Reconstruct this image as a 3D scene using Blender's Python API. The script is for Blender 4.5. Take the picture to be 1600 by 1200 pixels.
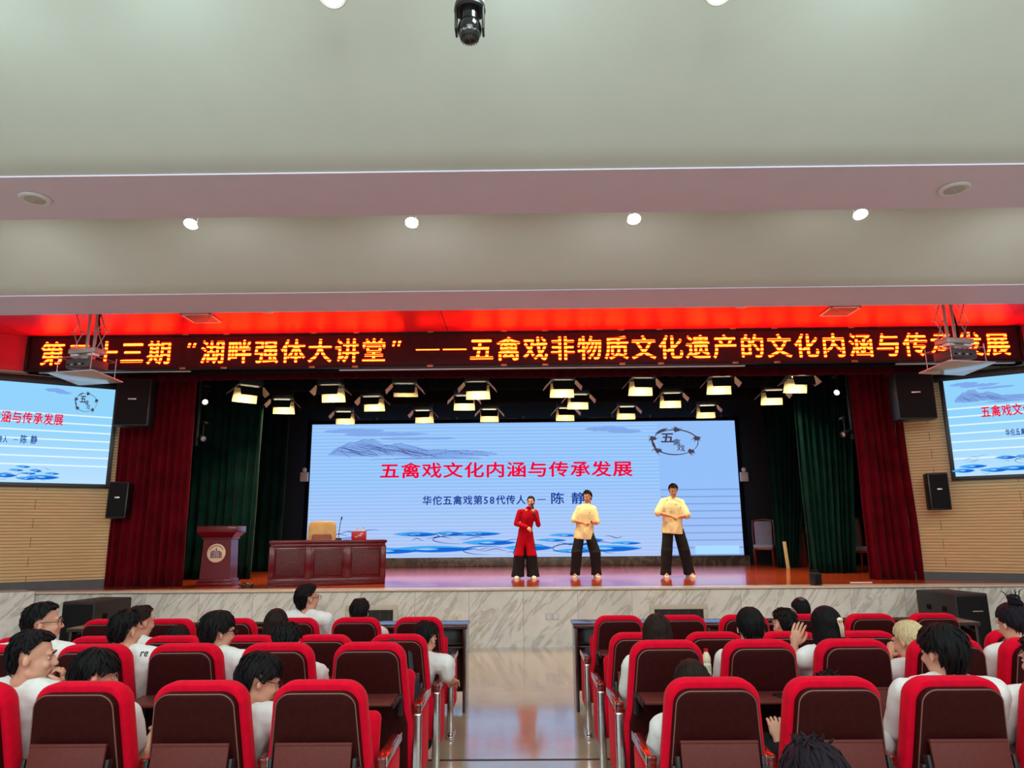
import bpy, bmesh, math, random
from mathutils import Vector, Matrix, noise, Euler
from math import sin, cos, pi, radians
for o in list(bpy.data.objects): bpy.data.objects.remove(o)
SC = bpy.context.scene
COL = SC.collection
R = radians
# ------------------------------------------------------------------ camera
F_PX = 1110.0
pt, yw, rl = R(11.75), R(0.52), R(0.48)
fwd = Vector((-sin(yw)*cos(pt), cos(yw)*cos(pt), sin(pt)))
rt0 = Vector((cos(yw), sin(yw), 0)); up0 = rt0.cross(fwd)
rt = rt0*cos(rl) - up0*sin(rl); up = rt0*sin(rl) + up0*cos(rl)
cd = bpy.data.cameras.new('camera'); cam = bpy.data.objects.new('camera', cd); COL.objects.link(cam)
cd.sensor_fit = 'HORIZONTAL'; cd.sensor_width = 36.0; cd.lens = 36.0*F_PX/1600.0
cd.clip_start = 0.05; cd.clip_end = 100
m = Matrix.Identity(4)
for i in range(3):
    m[i][0] = rt[i]; m[i][1] = up[i]; m[i][2] = -fwd[i]
m[2][3] = 1.75
cam.matrix_world = m
SC.camera = cam
# ------------------------------------------------------------------ world, exposure
w = bpy.data.worlds.new('world'); SC.world = w; w.use_nodes = True
w.node_tree.nodes['Background'].inputs[0].default_value = (0.80, 0.92, 0.95, 1)
w.node_tree.nodes['Background'].inputs[1].default_value = 0.88
vs = SC.view_settings
SC.display_settings.display_device = 'sRGB'
vs.view_transform = 'Standard'; vs.look = 'None'; vs.gamma = 1.0; vs.use_curve_mapping = False
vs.exposure = 0.0
SC.cycles.use_denoising = True
SC.cycles.max_bounces = 6
SC.cycles.sample_clamp_indirect = 4.0
# ------------------------------------------------------------------ hall lamps above and behind the audience
def area(name, loc, size, power, col=(1, 1, 1), rot=(0, 0, 0), sy=None, spread=None):
    l = bpy.data.lights.new(name, 'AREA'); l.energy = power; l.color = col
    l.shape = 'RECTANGLE'; l.size = size; l.size_y = sy or size
    if spread: l.spread = R(spread)
    o = bpy.data.objects.new(name, l); COL.objects.link(o); o.location = loc; o.rotation_euler = rot
    return o
HALL = (0.90, 1.0, 0.96)
for x in (-4.5, 0, 4.5):
    for y in (-3.5, 0.6):
        area('hall_lamp', (x, y, 5.1), 2.4, 100, HALL, (R(32), 0, 0))
# downlights hidden in the recess in front of each sloped ceiling panel
for x in (-7.9, -5.7, -3.5, -2.2, .07, 2.3, 4.5, 6.7):
    area('recess_lamp', (x, 3.35, 5.02), 0.25, 6, (0.72, 1.0, 0.92), (R(35), 0, 0))
for x in (-7.5, -5.4, -3.21, -1.03, 1.15, 3.36, 5.5, 7.7):
    area('recess_lamp', (x, 6.42, 4.78), 0.14, 15, (1.0, 0.98, 0.92), (R(30), 0, 0))

# ------------------------------------------------------------------ materials
def lin(c): return tuple((v/255/12.92 if v/255 <= .04045 else ((v/255+.055)/1.055)**2.4) for v in c)
def base(name):
    m = bpy.data.materials.new(name); m.use_nodes = True
    nt = m.node_tree
    return m, nt, nt.nodes['Principled BSDF']
def N(nt, t, **k):
    n = nt.nodes.new(t)
    for a, v in k.items(): setattr(n, a, v)
    return n
def L(nt, a, b): nt.links.new(a, b)
def math_(nt, op, a, b=None, c=None):
    n = N(nt, 'ShaderNodeMath', operation=op)
    for i, v in enumerate((a, b, c)):
        if v is None: continue
        if isinstance(v, (int, float)): n.inputs[i].default_value = v
        else: L(nt, v, n.inputs[i])
    return n.outputs[0]
def mixc(nt, fac, a, b):
    n = N(nt, 'ShaderNodeMix', data_type='RGBA')
    if isinstance(fac, (int, float)): n.inputs[0].default_value = fac
    else: L(nt, fac, n.inputs[0])
    for i, v in ((6, a), (7, b)):
        if isinstance(v, tuple): n.inputs[i].default_value = (*v[:3], 1)
        else: L(nt, v, n.inputs[i])
    return n.outputs[2]
def coords(nt):
    t = N(nt, 'ShaderNodeTexCoord'); s = N(nt, 'ShaderNodeSeparateXYZ'); L(nt, t.outputs['Object'], s.inputs[0])
    return t.outputs['Object'], s.outputs[0], s.outputs[1], s.outputs[2]
def noise_(nt, vec, scale, detail=3, rough=.5, dist=0, stretch=None):
    n = N(nt, 'ShaderNodeTexNoise'); n.inputs['Scale'].default_value = scale; n.inputs['Detail'].default_value = detail
    n.inputs['Roughness'].default_value = rough; n.inputs['Distortion'].default_value = dist
    if stretch:
        mp = N(nt, 'ShaderNodeMapping'); mp.inputs['Scale'].default_value = stretch; L(nt, vec, mp.inputs[0]); vec = mp.outputs[0]
    L(nt, vec, n.inputs['Vector']); return n.outputs['Fac']
def ramp(nt, fac, stops):
    n = N(nt, 'ShaderNodeValToRGB'); e = n.color_ramp.elements
    while len(e) > 1: e.remove(e[-1])
    e[0].position, e[0].color = stops[0][0], (*stops[0][1], 1)
    for p, c in stops[1:]:
        x = e.new(p); x.color = (*c, 1)
    L(nt, fac, n.inputs[0]); return n.outputs[0]
def bump(nt, bs, h, dist=.01, st=.5):
    b = N(nt, 'ShaderNodeBump'); b.inputs['Distance'].default_value = dist; b.inputs['Strength'].default_value = st
    L(nt, h, b.inputs['Height']); L(nt, b.outputs[0], bs.inputs['Normal'])
MATS = {}
def mat(name, col, rough=.5, metal=0, var=.06, nscale=8, bmp=0, bscale=60, spec=.5, coat=0, stretch=None, sss=0, sheen=0):
    """A procedural principled material: the colour varies a little with a noise, with an optional fine bump."""
    if name in MATS: return MATS[name]
    m, nt, b = base(name)
    v = N(nt, 'ShaderNodeTexCoord').outputs['Object']
    f = noise_(nt, v, nscale, 3, .55, 0, stretch)
    d = tuple(c*(1-var*1.6) for c in col); u = tuple(min(1, c*(1+var*1.6)) for c in col)
    L(nt, ramp(nt, f, [(.3, d), (.7, u)]), b.inputs['Base Color'])
    b.inputs['Roughness'].default_value = rough; b.inputs['Metallic'].default_value = metal
    b.inputs['Specular IOR Level'].default_value = spec
    b.inputs['Coat Weight'].default_value = coat; b.inputs['Coat Roughness'].default_value = .08
    if sheen: b.inputs['Sheen Weight'].default_value = sheen; b.inputs['Sheen Roughness'].default_value = .4
    if bmp: bump(nt, b, noise_(nt, v, bscale, 4, .6, 0, stretch), .01, bmp)
    MATS[name] = m; return m
def emit(name, col, st):
    if name in MATS: return MATS[name]
    m = bpy.data.materials.new(name); m.use_nodes = True; nt = m.node_tree
    nt.nodes.remove(nt.nodes['Principled BSDF'])
    e = N(nt, 'ShaderNodeEmission'); e.inputs[0].default_value = (*col, 1); e.inputs[1].default_value = st
    L(nt, e.outputs[0], nt.nodes['Material Output'].inputs[0]); MATS[name] = m; return m

M_white = mat('white_paint', (.60, .648, .618), .75, var=.01, nscale=3, bmp=.03, bscale=25)
M_black = mat('black_masking', (.006, .006, .008), .9, var=.2, spec=.1)
M_blackplastic = mat('black_plastic', (.012, .012, .014), .38, var=.1, bmp=.08, bscale=200)
M_blackmetal = mat('black_metal', (.02, .02, .022), .35, .4, var=.1)
M_chrome = mat('brushed_chrome', (.62, .62, .63), .22, 1, var=.05, nscale=30)
M_alu = mat('aluminium', (.72, .72, .74), .35, .9, var=.04)
M_greymetal = mat('grey_painted_metal', (.42, .41, .4), .4, .3, var=.08)
M_redcloth = mat('red_seat_cloth', lin((214, 2, 42)), .85, var=.06, nscale=25, bmp=.12, bscale=500, spec=.12, sheen=.05)
M_panel = mat('dark_maroon_plywood', lin((50, 11, 11)), .6, var=.12, nscale=40, bmp=.06, bscale=260, spec=.1)
M_board = mat('brown_laminate', lin((92, 36, 32)), .5, var=.07, nscale=60, bmp=.05, bscale=400, spec=.25)
M_armwood = mat('red_lacquered_wood', lin((112, 22, 14)), .2, var=.08, nscale=6, stretch=(8, 1, 8), coat=.6)
M_darkwood = mat('dark_lacquered_wood', lin((46, 18, 16)), .2, var=.2, nscale=6, stretch=(1, 8, 8), coat=.4)
M_trimgrey = mat('pale_edge_piping', lin((126, 84, 78)), .4, var=.05)
M_stagewood = mat('stage_red_lacquer', lin((104, 5, 20)), .28, var=.1, nscale=7, stretch=(1, 4, 6), coat=.25, spec=.3)
M_carved = mat('carved_red_lacquer', lin((88, 8, 20)), .35, var=.2, nscale=30, bmp=1.0, bscale=34)
M_redvelvet = mat('red_velvet', lin((96, 2, 19)), .85, var=.2, nscale=3, spec=.08, sheen=.08)
M_greenvelvet = mat('green_velvet', lin((4, 38, 34)), .85, var=.25, nscale=3, spec=.06, sheen=.08)
M_darkred = mat('dark_red_velvet', lin((70, 3, 16)), .85, var=.15, nscale=5, spec=.08, sheen=.05)
M_skin = mat('skin', lin((216, 164, 138)), .5, var=.04, nscale=12, spec=.35)
M_skin2 = mat('skin_tan', lin((198, 142, 112)), .5, var=.04, nscale=12, spec=.35)
M_hairblack = mat('black_hair', (0.0066, 0.0063, 0.0072), .5, var=.35, nscale=60, bmp=.35, bscale=120, stretch=(6, 6, 1.2), spec=.12)
M_hairbrown = mat('dark_brown_hair', (0.0168, 0.0102, 0.0084), .5, var=.35, nscale=60, bmp=.35, bscale=120, stretch=(6, 6, 1.2), spec=.15)
M_hairpurple = mat('violet_black_hair', (0.0108, 0.0072, 0.0132), .5, var=.35, nscale=60, bmp=.35, bscale=120, stretch=(6, 6, 1.2), spec=.15)
M_hairblond = mat('blond_hair', lin((222, 204, 158)), .5, var=.16, nscale=22, bmp=.6, bscale=120, stretch=(6, 6, 1.2))
M_tee = mat('white_cotton', (.74, .77, .77), .85, var=.03, nscale=14, bmp=.3, bscale=30, spec=.2)
M_teeyellow = mat('cream_cotton', lin((238, 222, 170)), .85, var=.03, nscale=14, bmp=.35, bscale=22, spec=.2)
M_tunic = mat('crimson_silk', lin((172, 3, 28)), .8, var=.08, nscale=8, bmp=.08, bscale=22, spec=.12)
M_trouser = mat('black_trouser_cloth', (.012, .012, .014), .8, var=.15, bmp=.25, bscale=24, spec=.2)
M_navy = mat('navy_bag_cloth', (.012, .014, .028), .7, var=.2, bmp=.4, bscale=60)
M_shoe = mat('white_shoe', (.72, .70, .64), .5, var=.05)
M_eye = mat('eye_dark', (.012, .008, .006), .15, var=.1)
M_lip = mat('lip', lin((176, 92, 84)), .45, var=.05)
M_glass = mat('spectacle_frame', (.02, .018, .018), .25, .2, var=.05)
M_beige = mat('beige_leather', lin((176, 142, 92)), .35, var=.08, bmp=.1, bscale=60)
M_brownleather = mat('brown_leather', lin((118, 62, 40)), .35, var=.08, bmp=.1, bscale=60)
M_bluefab = mat('lilac_grey_upholstery', lin((150, 150, 178)), .7, var=.05, bmp=.1, bscale=120)
M_redwoodchair = mat('red_chair_wood', lin((120, 30, 24)), .25, var=.15)
M_redbox = mat('red_carton', lin((210, 24, 34)), .4, var=.05)
M_clear = mat('frosted_clear_plastic', (.75, .8, .85), .1, var=.02)
M_cream = mat('cream_enamel', lin((176, 168, 134)), .5, var=.03)
M_whiteplastic = mat('white_plastic', (.74, .74, .74), .35, var=.02)
M_lampon = emit('lamp_on', (1.0, .98, .92), 4)
M_lampwarm = emit('stage_tube_on', (1.0, .86, .55), 7)
M_brass = mat('brass_clip', lin((210, 160, 110)), .3, .8, var=.08)
M_plinth = None

# polished hall floor
m, nt, b = base('polished_beige_stone'); O, X, Y, Z = coords(nt)
c = ramp(nt, noise_(nt, O, 1.3, 6, .6), [(.3, lin((176, 166, 140))), (.7, lin((202, 192, 166)))])
L(nt, c, b.inputs['Base Color']); b.inputs['Roughness'].default_value = .12; b.inputs['Specular IOR Level'].default_value = .7; b.inputs['Coat Weight'].default_value = .9; b.inputs['Coat Roughness'].default_value = .09
bump(nt, b, noise_(nt, O, 9, 4, .6), .004, .12); M_floor = m
# marble slabs: diagonal grey veins, each slab with its own piece of stone
m, nt, b = base('white_marble_slabs'); O, X, Y, Z = coords(nt)
u = math_(nt, 'DIVIDE', math_(nt, 'ADD', X, 40*.85-.04), .85)
fl = math_(nt, 'FLOOR', u); fr = math_(nt, 'FRACT', u)
wn = N(nt, 'ShaderNodeTexWhiteNoise', noise_dimensions='1D'); L(nt, fl, wn.inputs['W'])
ofs = N(nt, 'ShaderNodeVectorMath', operation='SCALE'); L(nt, wn.outputs['Color'], ofs.inputs[0]); ofs.inputs['Scale'].default_value = 40
ad = N(nt, 'ShaderNodeVectorMath', operation='ADD'); L(nt, O, ad.inputs[0]); L(nt, ofs.outputs[0], ad.inputs[1])
mr = N(nt, 'ShaderNodeMapping'); mr.inputs['Rotation'].default_value = (0, R(50), 0); L(nt, ad.outputs[0], mr.inputs[0])
mp = N(nt, 'ShaderNodeMapping'); mp.inputs['Scale'].default_value = (.4, .2, 2.2); L(nt, mr.outputs[0], mp.inputs[0])
n1 = noise_(nt, mp.outputs[0], 2.0, 7, .6, .5)
vein = math_(nt, 'SUBTRACT', 1, math_(nt, 'MULTIPLY', math_(nt, 'ABSOLUTE', math_(nt, 'SUBTRACT', n1, .5)), 24))
vein = math_(nt, 'MAXIMUM', vein, 0)
cl = ramp(nt, noise_(nt, ad.outputs[0], 2.0, 4, .6), [(.35, lin((222, 221, 212))), (.6, lin((238, 237, 230))), (.78, lin((206, 190, 150)))])
c = mixc(nt, math_(nt, 'MULTIPLY', vein, .48), cl, lin((146, 142, 134)))
seam = math_(nt, 'LESS_THAN', fr, .008)
c = mixc(nt, math_(nt, 'MULTIPLY', seam, .6), c, lin((110, 104, 96)))
L(nt, c, b.inputs['Base Color']); b.inputs['Roughness'].default_value = .25; M_marble = m
# stage boards
m, nt, b = base('varnished_stage_boards'); O, X, Y, Z = coords(nt)
br = N(nt, 'ShaderNodeTexBrick'); L(nt, O, br.inputs['Vector']); br.offset = .37
br.inputs['Scale'].default_value = 1; br.inputs['Brick Width'].default_value = 1.1; br.inputs['Row Height'].default_value = .11
br.inputs['Mortar Size'].default_value = .006; br.inputs['Bias'].default_value = 0
br.inputs['Color1'].default_value = (*lin((176, 60, 24)), 1); br.inputs['Color2'].default_value = (*lin((212, 84, 34)), 1); br.inputs['Mortar'].default_value = (*lin((120, 40, 20)), 1)
g = noise_(nt, O, 5, 5, .6, 0, (1, 12, 1))
c = mixc(nt, math_(nt, 'MULTIPLY', g, .45), br.outputs['Color'], lin((128, 44, 18)))
L(nt, c, b.inputs['Base Color']); b.inputs['Roughness'].default_value = .24; b.inputs['Coat Weight'].default_value = .55; b.inputs['Coat Roughness'].default_value = .07; b.inputs['Specular IOR Level'].default_value = .35
bump(nt, b, noise_(nt, O, 3, 3, .5, 0, (1, 5, 1)), .004, .15); M_stage = m
# slatted timber wall
m, nt, b = base('pale_timber_slats'); O, X, Y, Z = coords(nt)
fz = math_(nt, 'FRACT', math_(nt, 'DIVIDE', Z, .052))
gap = math_(nt, 'LESS_THAN', fz, .2)
row = math_(nt, 'FLOOR', math_(nt, 'DIVIDE', Z, .156))
jx = math_(nt, 'ABSOLUTE', math_(nt, 'SUBTRACT', X, math_(nt, 'MULTIPLY', math_(nt, 'MODULO', row, 2), 1.2)))
jx = math_(nt, 'ABSOLUTE', math_(nt, 'SUBTRACT', math_(nt, 'MODULO', jx, 2.4), 1.2))
joint = math_(nt, 'LESS_THAN', jx, .006)
g = noise_(nt, O, 3, 5, .6, 0, (1, 1, 30))
c = ramp(nt, g, [(.3, lin((212, 170, 112))), (.7, lin((236, 200, 144)))])
c = mixc(nt, math_(nt, 'MULTIPLY', math_(nt, 'MAXIMUM', gap, math_(nt, 'MULTIPLY', joint, .8)), .75), c, lin((70, 46, 26)))
L(nt, c, b.inputs['Base Color']); b.inputs['Roughness'].default_value = .5
bump(nt, b, math_(nt, 'SUBTRACT', 1, gap), .01, .6); M_slats = m
# white metal ceiling tiles, the ticker's red glow put into their base colour
m, nt, b = base('ceiling_tiles_red_glow'); O, X, Y, Z = coords(nt)
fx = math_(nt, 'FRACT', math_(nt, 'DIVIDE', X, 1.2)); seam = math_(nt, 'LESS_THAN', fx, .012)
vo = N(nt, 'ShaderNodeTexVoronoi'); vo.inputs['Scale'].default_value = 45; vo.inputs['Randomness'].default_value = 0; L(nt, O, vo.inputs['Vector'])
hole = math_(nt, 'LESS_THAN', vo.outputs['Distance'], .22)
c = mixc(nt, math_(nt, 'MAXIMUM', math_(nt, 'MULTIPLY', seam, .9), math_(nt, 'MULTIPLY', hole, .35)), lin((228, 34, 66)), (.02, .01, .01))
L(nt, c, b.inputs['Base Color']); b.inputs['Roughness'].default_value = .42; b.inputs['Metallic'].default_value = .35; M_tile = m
# dark stone plinth under the video wall
m, nt, b = base('grey_marble_plinth'); O, X, Y, Z = coords(nt)
n1 = noise_(nt, O, 1.6, 6, .6, 1.5)
vein = math_(nt, 'MAXIMUM', math_(nt, 'SUBTRACT', 1, math_(nt, 'MULTIPLY', math_(nt, 'ABSOLUTE', math_(nt, 'SUBTRACT', n1, .5)), 16)), 0)
L(nt, mixc(nt, math_(nt, 'MULTIPLY', vein, .6), lin((84, 74, 70)), lin((150, 128, 108))), b.inputs['Base Color']); b.inputs['Roughness'].default_value = .3; M_plinth = m

# ------------------------------------------------------------------ mesh builder
class MB:
    def __init__(s): s.v = []; s.f = []
    def add(s, vs, fs, M=None):
        n = len(s.v)
        s.v += [(M @ Vector(p)) if M else Vector(p) for p in vs]
        s.f += [tuple(i+n for i in q) for q in fs]; return s
    def box(s, c, d, M=None, rz=0):
        x, y, z = d[0]/2, d[1]/2, d[2]/2
        T = Matrix.Translation(c) @ Matrix.Rotation(rz, 4, 'Z')
        if M: T = M @ T
        return s.add([(-x, -y, -z), (x, -y, -z), (x, y, -z), (-x, y, -z), (-x, -y, z), (x, -y, z), (x, y, z), (-x, y, z)],
                     [(0, 3, 2, 1), (4, 5, 6, 7), (0, 1, 5, 4), (1, 2, 6, 5), (2, 3, 7, 6), (3, 0, 4, 7)], T)
    def rbox(s, c, d, r=.01, seg=2, M=None, rot=None):
        bm = bmesh.new(); bmesh.ops.create_cube(bm, size=1)
        for v in bm.verts: v.co = Vector((v.co.x*d[0], v.co.y*d[1], v.co.z*d[2]))
        bmesh.ops.bevel(bm, geom=bm.edges[:], offset=min(r, min(d)*.49), segments=seg, profile=.5, affect='EDGES')
        bm.verts.index_update()
        T = Matrix.Translation(c)
        if rot: T = T @ Euler(rot).to_matrix().to_4x4()
        if M: T = M @ T
        s.add([v.co.copy() for v in bm.verts], [[v.index for v in f.verts] for f in bm.faces], T); bm.free(); return s
    def loft(s, rings, caps=True, M=None, close=True):
        n = len(rings[0]); vs = [p for r in rings for p in r]; fs = []
        for i in range(len(rings)-1):
            for j in range(n if close else n-1):
                k = (j+1) % n
                fs.append((i*n+j, i*n+k, (i+1)*n+k, (i+1)*n+j))
        if caps:
            fs.append(tuple(reversed(range(n)))); fs.append(tuple(range((len(rings)-1)*n, len(rings)*n)))
        return s.add(vs, fs, M)
    def ell(s, c, r, M=None, seg=16, rings=10, rot=None):
        T = Matrix.Translation(c)
        if rot: T = T @ Euler(rot).to_matrix().to_4x4()
        if M: T = M @ T
        vs = [(0, 0, -r[2])]; fs = []
        for i in range(1, rings):
            a = -pi/2 + pi*i/rings
            vs += [(r[0]*cos(a)*cos(2*pi*j/seg), r[1]*cos(a)*sin(2*pi*j/seg), r[2]*sin(a)) for j in range(seg)]
        vs.append((0, 0, r[2])); e = len(vs)-1
        for j in range(seg):
            k = (j+1) % seg
            fs.append((0, 1+k, 1+j)); fs.append((e, e-seg+j, e-seg+k))
            for i in range(rings-2): fs.append((1+i*seg+j, 1+i*seg+k, 1+(i+1)*seg+k, 1+(i+1)*seg+j))
        return s.add(vs, fs, T)
    def tube(s, pts, rad, seg=8, M=None, flat=1.0, caps=True, closed=False):
        pts = [Vector(p) for p in pts]; n = len(pts)
        if isinstance(rad, (int, float)): rad = [rad]*n
        rings = []; u = None
        for i, p in enumerate(pts):
            if closed: t = pts[(i+1) % n]-pts[i-1]
            else: t = pts[min(i+1, n-1)]-pts[max(i-1, 0)]
            if t.length < 1e-9: t = Vector((0, 0, 1))
            t.normalize()
            if u is None:
                u = t.cross(Vector((0, 0, 1)))
                if u.length < 1e-3: u = t.cross(Vector((1, 0, 0)))
            u = (u - t*u.dot(t)).normalized(); v = t.cross(u)
            rings.append([p + (u*cos(2*pi*j/seg) + v*sin(2*pi*j/seg)*flat)*rad[i] for j in range(seg)])
        if closed: rings.append(rings[0]); caps = False
        return s.loft(rings, caps, M)
    def cap(s, p0, p1, r0, r1, seg=12):
        p0, p1 = Vector(p0), Vector(p1); d = p1-p0
        if d.length < 1e-6: d = Vector((0, 0, 1e-4))
        t = d.normalized(); P = []; Q = []
        for a in (80, 50, 20): P.append(p0 - t*r0*sin(R(a))); Q.append(r0*cos(R(a)))
        P += [p0, p1]; Q += [r0, r1]
        for a in (20, 50, 80): P.append(p1 + t*r1*sin(R(a))); Q.append(r1*cos(R(a)))
        return s.tube(P, Q, seg)
    def cyl(s, p0, p1, r, r1=None, seg=24): return s.tube([p0, p1], [r, r if r1 is None else r1], seg)
    def lathe(s, prof, c=(0, 0, 0), seg=28, M=None):
        T = Matrix.Translation(c)
        if M: T = M @ T
        return s.loft([[(r*cos(2*pi*j/seg), r*sin(2*pi*j/seg), z) for j in range(seg)] for r, z in prof], True, T)
    def prism(s, poly, y0, y1, M=None):
        return s.loft([[(x, y0, z) for x, z in poly], [(x, y1, z) for x, z in poly]], True, M)
    def ribbon(s, pts, wid, y=0):
        """a thin brush stroke in the XZ plane facing -Y"""
        n = len(pts); vs = []; fs = []
        for i, (x, z) in enumerate(pts):
            a = pts[max(0, i-1)]; b2 = pts[min(n-1, i+1)]
            dx, dz = b2[0]-a[0], b2[1]-a[1]; l = math.hypot(dx, dz) or 1
            wd = (wid[i] if not isinstance(wid, (int, float)) else wid)/2
            vs += [(x-dz/l*wd, y, z+dx/l*wd), (x+dz/l*wd, y, z-dx/l*wd)]
        for i in range(n-1): fs.append((2*i+1, 2*i+3, 2*i+2, 2*i))
        return s.add(vs, fs)
    def mesh(s, name, smooth=True, ang=38):
        me = bpy.data.meshes.new(name); me.from_pydata([tuple(v) for v in s.v], [], s.f)
        bm = bmesh.new(); bm.from_mesh(me); bmesh.ops.recalc_face_normals(bm, faces=bm.faces[:]); bm.to_mesh(me); bm.free()
        if smooth:
            me.polygons.foreach_set('use_smooth', [True]*len(me.polygons)); me.set_sharp_from_angle(angle=R(ang))
        return me
def setmat(me, m):
    me.materials.clear(); me.materials.append(m)
def put(name, me, m, parent=None, loc=(0, 0, 0), rot=(0, 0, 0)):
    if m is not None: setmat(me, m)
    o = bpy.data.objects.new(name, me); COL.objects.link(o)
    o.parent = parent; o.location = loc; o.rotation_euler = rot
    return o
def part(name, mb, m, parent=None, loc=(0, 0, 0), rot=(0, 0, 0), ang=38, smooth=True):
    return put(name, mb.mesh(name, smooth, ang), m, parent, loc, rot)
def tag(o, label, cat, group=None):
    o['label'] = label; o['category'] = cat
    if group: o['group'] = group
    return o
def thing(name, label, cat, loc=(0, 0, 0), rz=0, group=None):
    o = bpy.data.objects.new(name, None); COL.objects.link(o); o.empty_display_size = .1
    o.location = loc; o.rotation_euler = (0, 0, rz)
    return tag(o, label, cat, group)
def struct(name, mb, m, loc=(0, 0, 0), rot=(0, 0, 0), smooth=False):
    o = part(name, mb, m, None, loc, rot, smooth=smooth); o['kind'] = 'structure'; return o
TMP = bpy.data.scenes.new('scratch')
def evaluated(o):
    TMP.collection.objects.link(o); vl = TMP.view_layers[0]; vl.update()
    return bpy.data.meshes.new_from_object(o.evaluated_get(vl.depsgraph))
def remesh(mb, voxel, smooth=3, fac=.5):
    me = bpy.data.meshes.new('tmp'); me.from_pydata([tuple(v) for v in mb.v], [], mb.f)
    o = bpy.data.objects.new('tmp', me)
    r = o.modifiers.new('r', 'REMESH'); r.mode = 'VOXEL'; r.voxel_size = voxel; r.use_smooth_shade = True
    if smooth:
        q = o.modifiers.new('s', 'SMOOTH'); q.iterations = smooth; q.factor = fac
    out = evaluated(o)
    bpy.data.objects.remove(o); bpy.data.meshes.remove(me)
    return out
def folds(me, amp, freq, seed=0, st=(1, 1, .45)):
    s = Vector((seed*3.1, seed*1.7, seed*.9))
    nn = [v.normal.copy() for v in me.vertices]
    for v, n in zip(me.vertices, nn):
        p = Vector((v.co.x*st[0], v.co.y*st[1], v.co.z*st[2]))*freq + s
        v.co += n*((noise.noise(p)+.5*noise.noise(p*2.1))*amp)
def join(me, mb):
    """append a builder's faces to a finished mesh"""
    bm = bmesh.new(); bm.from_mesh(me)
    vs = [bm.verts.new(p) for p in mb.v]
    for q in mb.f:
        try: f = bm.faces.new([vs[i] for i in q]); f.smooth = True
        except ValueError: pass
    bm.normal_update(); bm.to_mesh(me); bm.free(); return me
# lettering: each character is turned into its own outline once
GL = {}
def glyph(ch, off=0.0):
    k = (ch, off)
    if k not in GL:
        c = bpy.data.curves.new('g', 'FONT'); c.body = ch; c.size = 1; c.resolution_u = 3
        o = bpy.data.objects.new('g', c)
        me = evaluated(o)
        GL[k] = ([tuple(v.co) for v in me.vertices], [tuple(p.vertices) for p in me.polygons])
        bpy.data.objects.remove(o); bpy.data.curves.remove(c); bpy.data.meshes.remove(me)
    return GL[k]
def write(mb, ch, cx, cz, sx, sz, off=0.0, y=0, ex=.5):
    vs, fs = glyph(ch)
    for i, (a, c) in enumerate(((0, 0), (off, 0), (-off, 0), (0, off), (0, -off)) if off else ((0, 0),)):   # bold: the outline laid down five times
        mb.add([(cx+(p[0]-ex+a)*sx, y-i*.0003, cz+(p[1]-.38+c)*sz) for p in vs], fs)

# ================================================================== the setting
SZ = .88            # stage height
b = MB(); b.box((0, 8.67, -.1), (22, 5.86, .2)); struct('floor', b, M_floor)
b = MB(); b.box((0, .35, -.055), (22, 10.78, .29)); struct('floor', b, M_floor)
b = MB(); b.box((0, 5.735, .087), (22, .03, .012)); struct('trim_1', b, M_blackmetal)
b = MB(); b.box((.3, 11.76, SZ/2-.02), (17.2, .36, SZ-.04)); struct('stage_front', b, M_marble)
b = MB(); b.rbox((.3, 11.74, SZ-.015), (17.2, .42, .03), .008); struct('trim_2', b, mat('pale_stone_coping', lin((226, 206, 190)), .2, var=.04))
b = MB(); b.prism([(-9.6, 11.9), (9.8, 11.9), (9.8, 19.6), (-9.6, 19.6)], 0, 0.02)
b.v = [Vector((p.x, p.z, SZ-.02+p.y)) for p in b.v]; struct('floor_stage', b, M_stage)
b = MB(); b.box((0, 15.7, .42), (19, 7.4, .84)); struct('stage_base', b, M_black)
# stone corner ledge at the stage end by the left wall
b = MB(); b.prism([(-9.8, 10.9), (-8.2, 11.2), (-7.62, 11.50), (-8.35, 12.2), (-9.8, 12.2)], 0, SZ+.012)
b.v = [Vector((p.x, p.z, p.y)) for p in b.v]; struct('trim_3', b, M_marble)
WA = R(31)
def wallbox(x0, y0, sgn, name, mt, z0, z1, t0, t1, off0, off1):
    bb = MB(); bb.box(((t0+t1)/2, (off0+off1)/2, (z0+z1)/2), (abs(t1-t0), abs(off1-off0), z1-z0))
    return struct(name, bb, mt, (x0, y0, 0), (0, 0, WA if sgn < 0 else -WA))
# local x runs along the wall, -y faces the audience
wallbox(-7.1, 12.62, -1, 'wall_left', M_slats, SZ, 5.4, -3.6, .55, 0, .2)
wallbox(7.35, 12.72, 1, 'wall_right', M_slats, SZ, 5.4, -.55, 3.6, 0, .2)
M_base = mat('dark_grey_skirting', (.075, .08, .085), .4, var=.05)
wallbox(-7.1, 12.62, -1, 'baseboard_left', M_base, SZ, SZ+.13, -3.6, .55, -.03, -.001)
wallbox(7.35, 12.72, 1, 'baseboard_right', M_base, SZ, SZ+.13, -.55, 3.6, -.03, -.001)
M_dim = mat('dark_brown_back_wall', (.022, .018, .017), .8, var=.1)
b = MB(); b.box((.1, 19.5, 3.1), (19, .2, 4.6)); struct('wall_back', b, M_dim)
for s, n in ((-1, 'wall_stage_left'), (1, 'wall_stage_right')):
    b = MB(); b.box((s*8.6+.1, 16.2, 3.1), (.15, 6.4, 4.6)); struct(n, b, M_black)
b = MB(); b.box((.1, 15.7, 5.5), (19, 7.8, .15)); struct('ceiling_stage', b, M_black)
for s, n in ((-1, 'wall_hall_left'), (1, 'wall_hall_right')):
    b = MB(); b.box((s*10.7, 3.6, 2.75), (.2, 17.3, 5.6)); struct(n, b, M_white)
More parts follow.
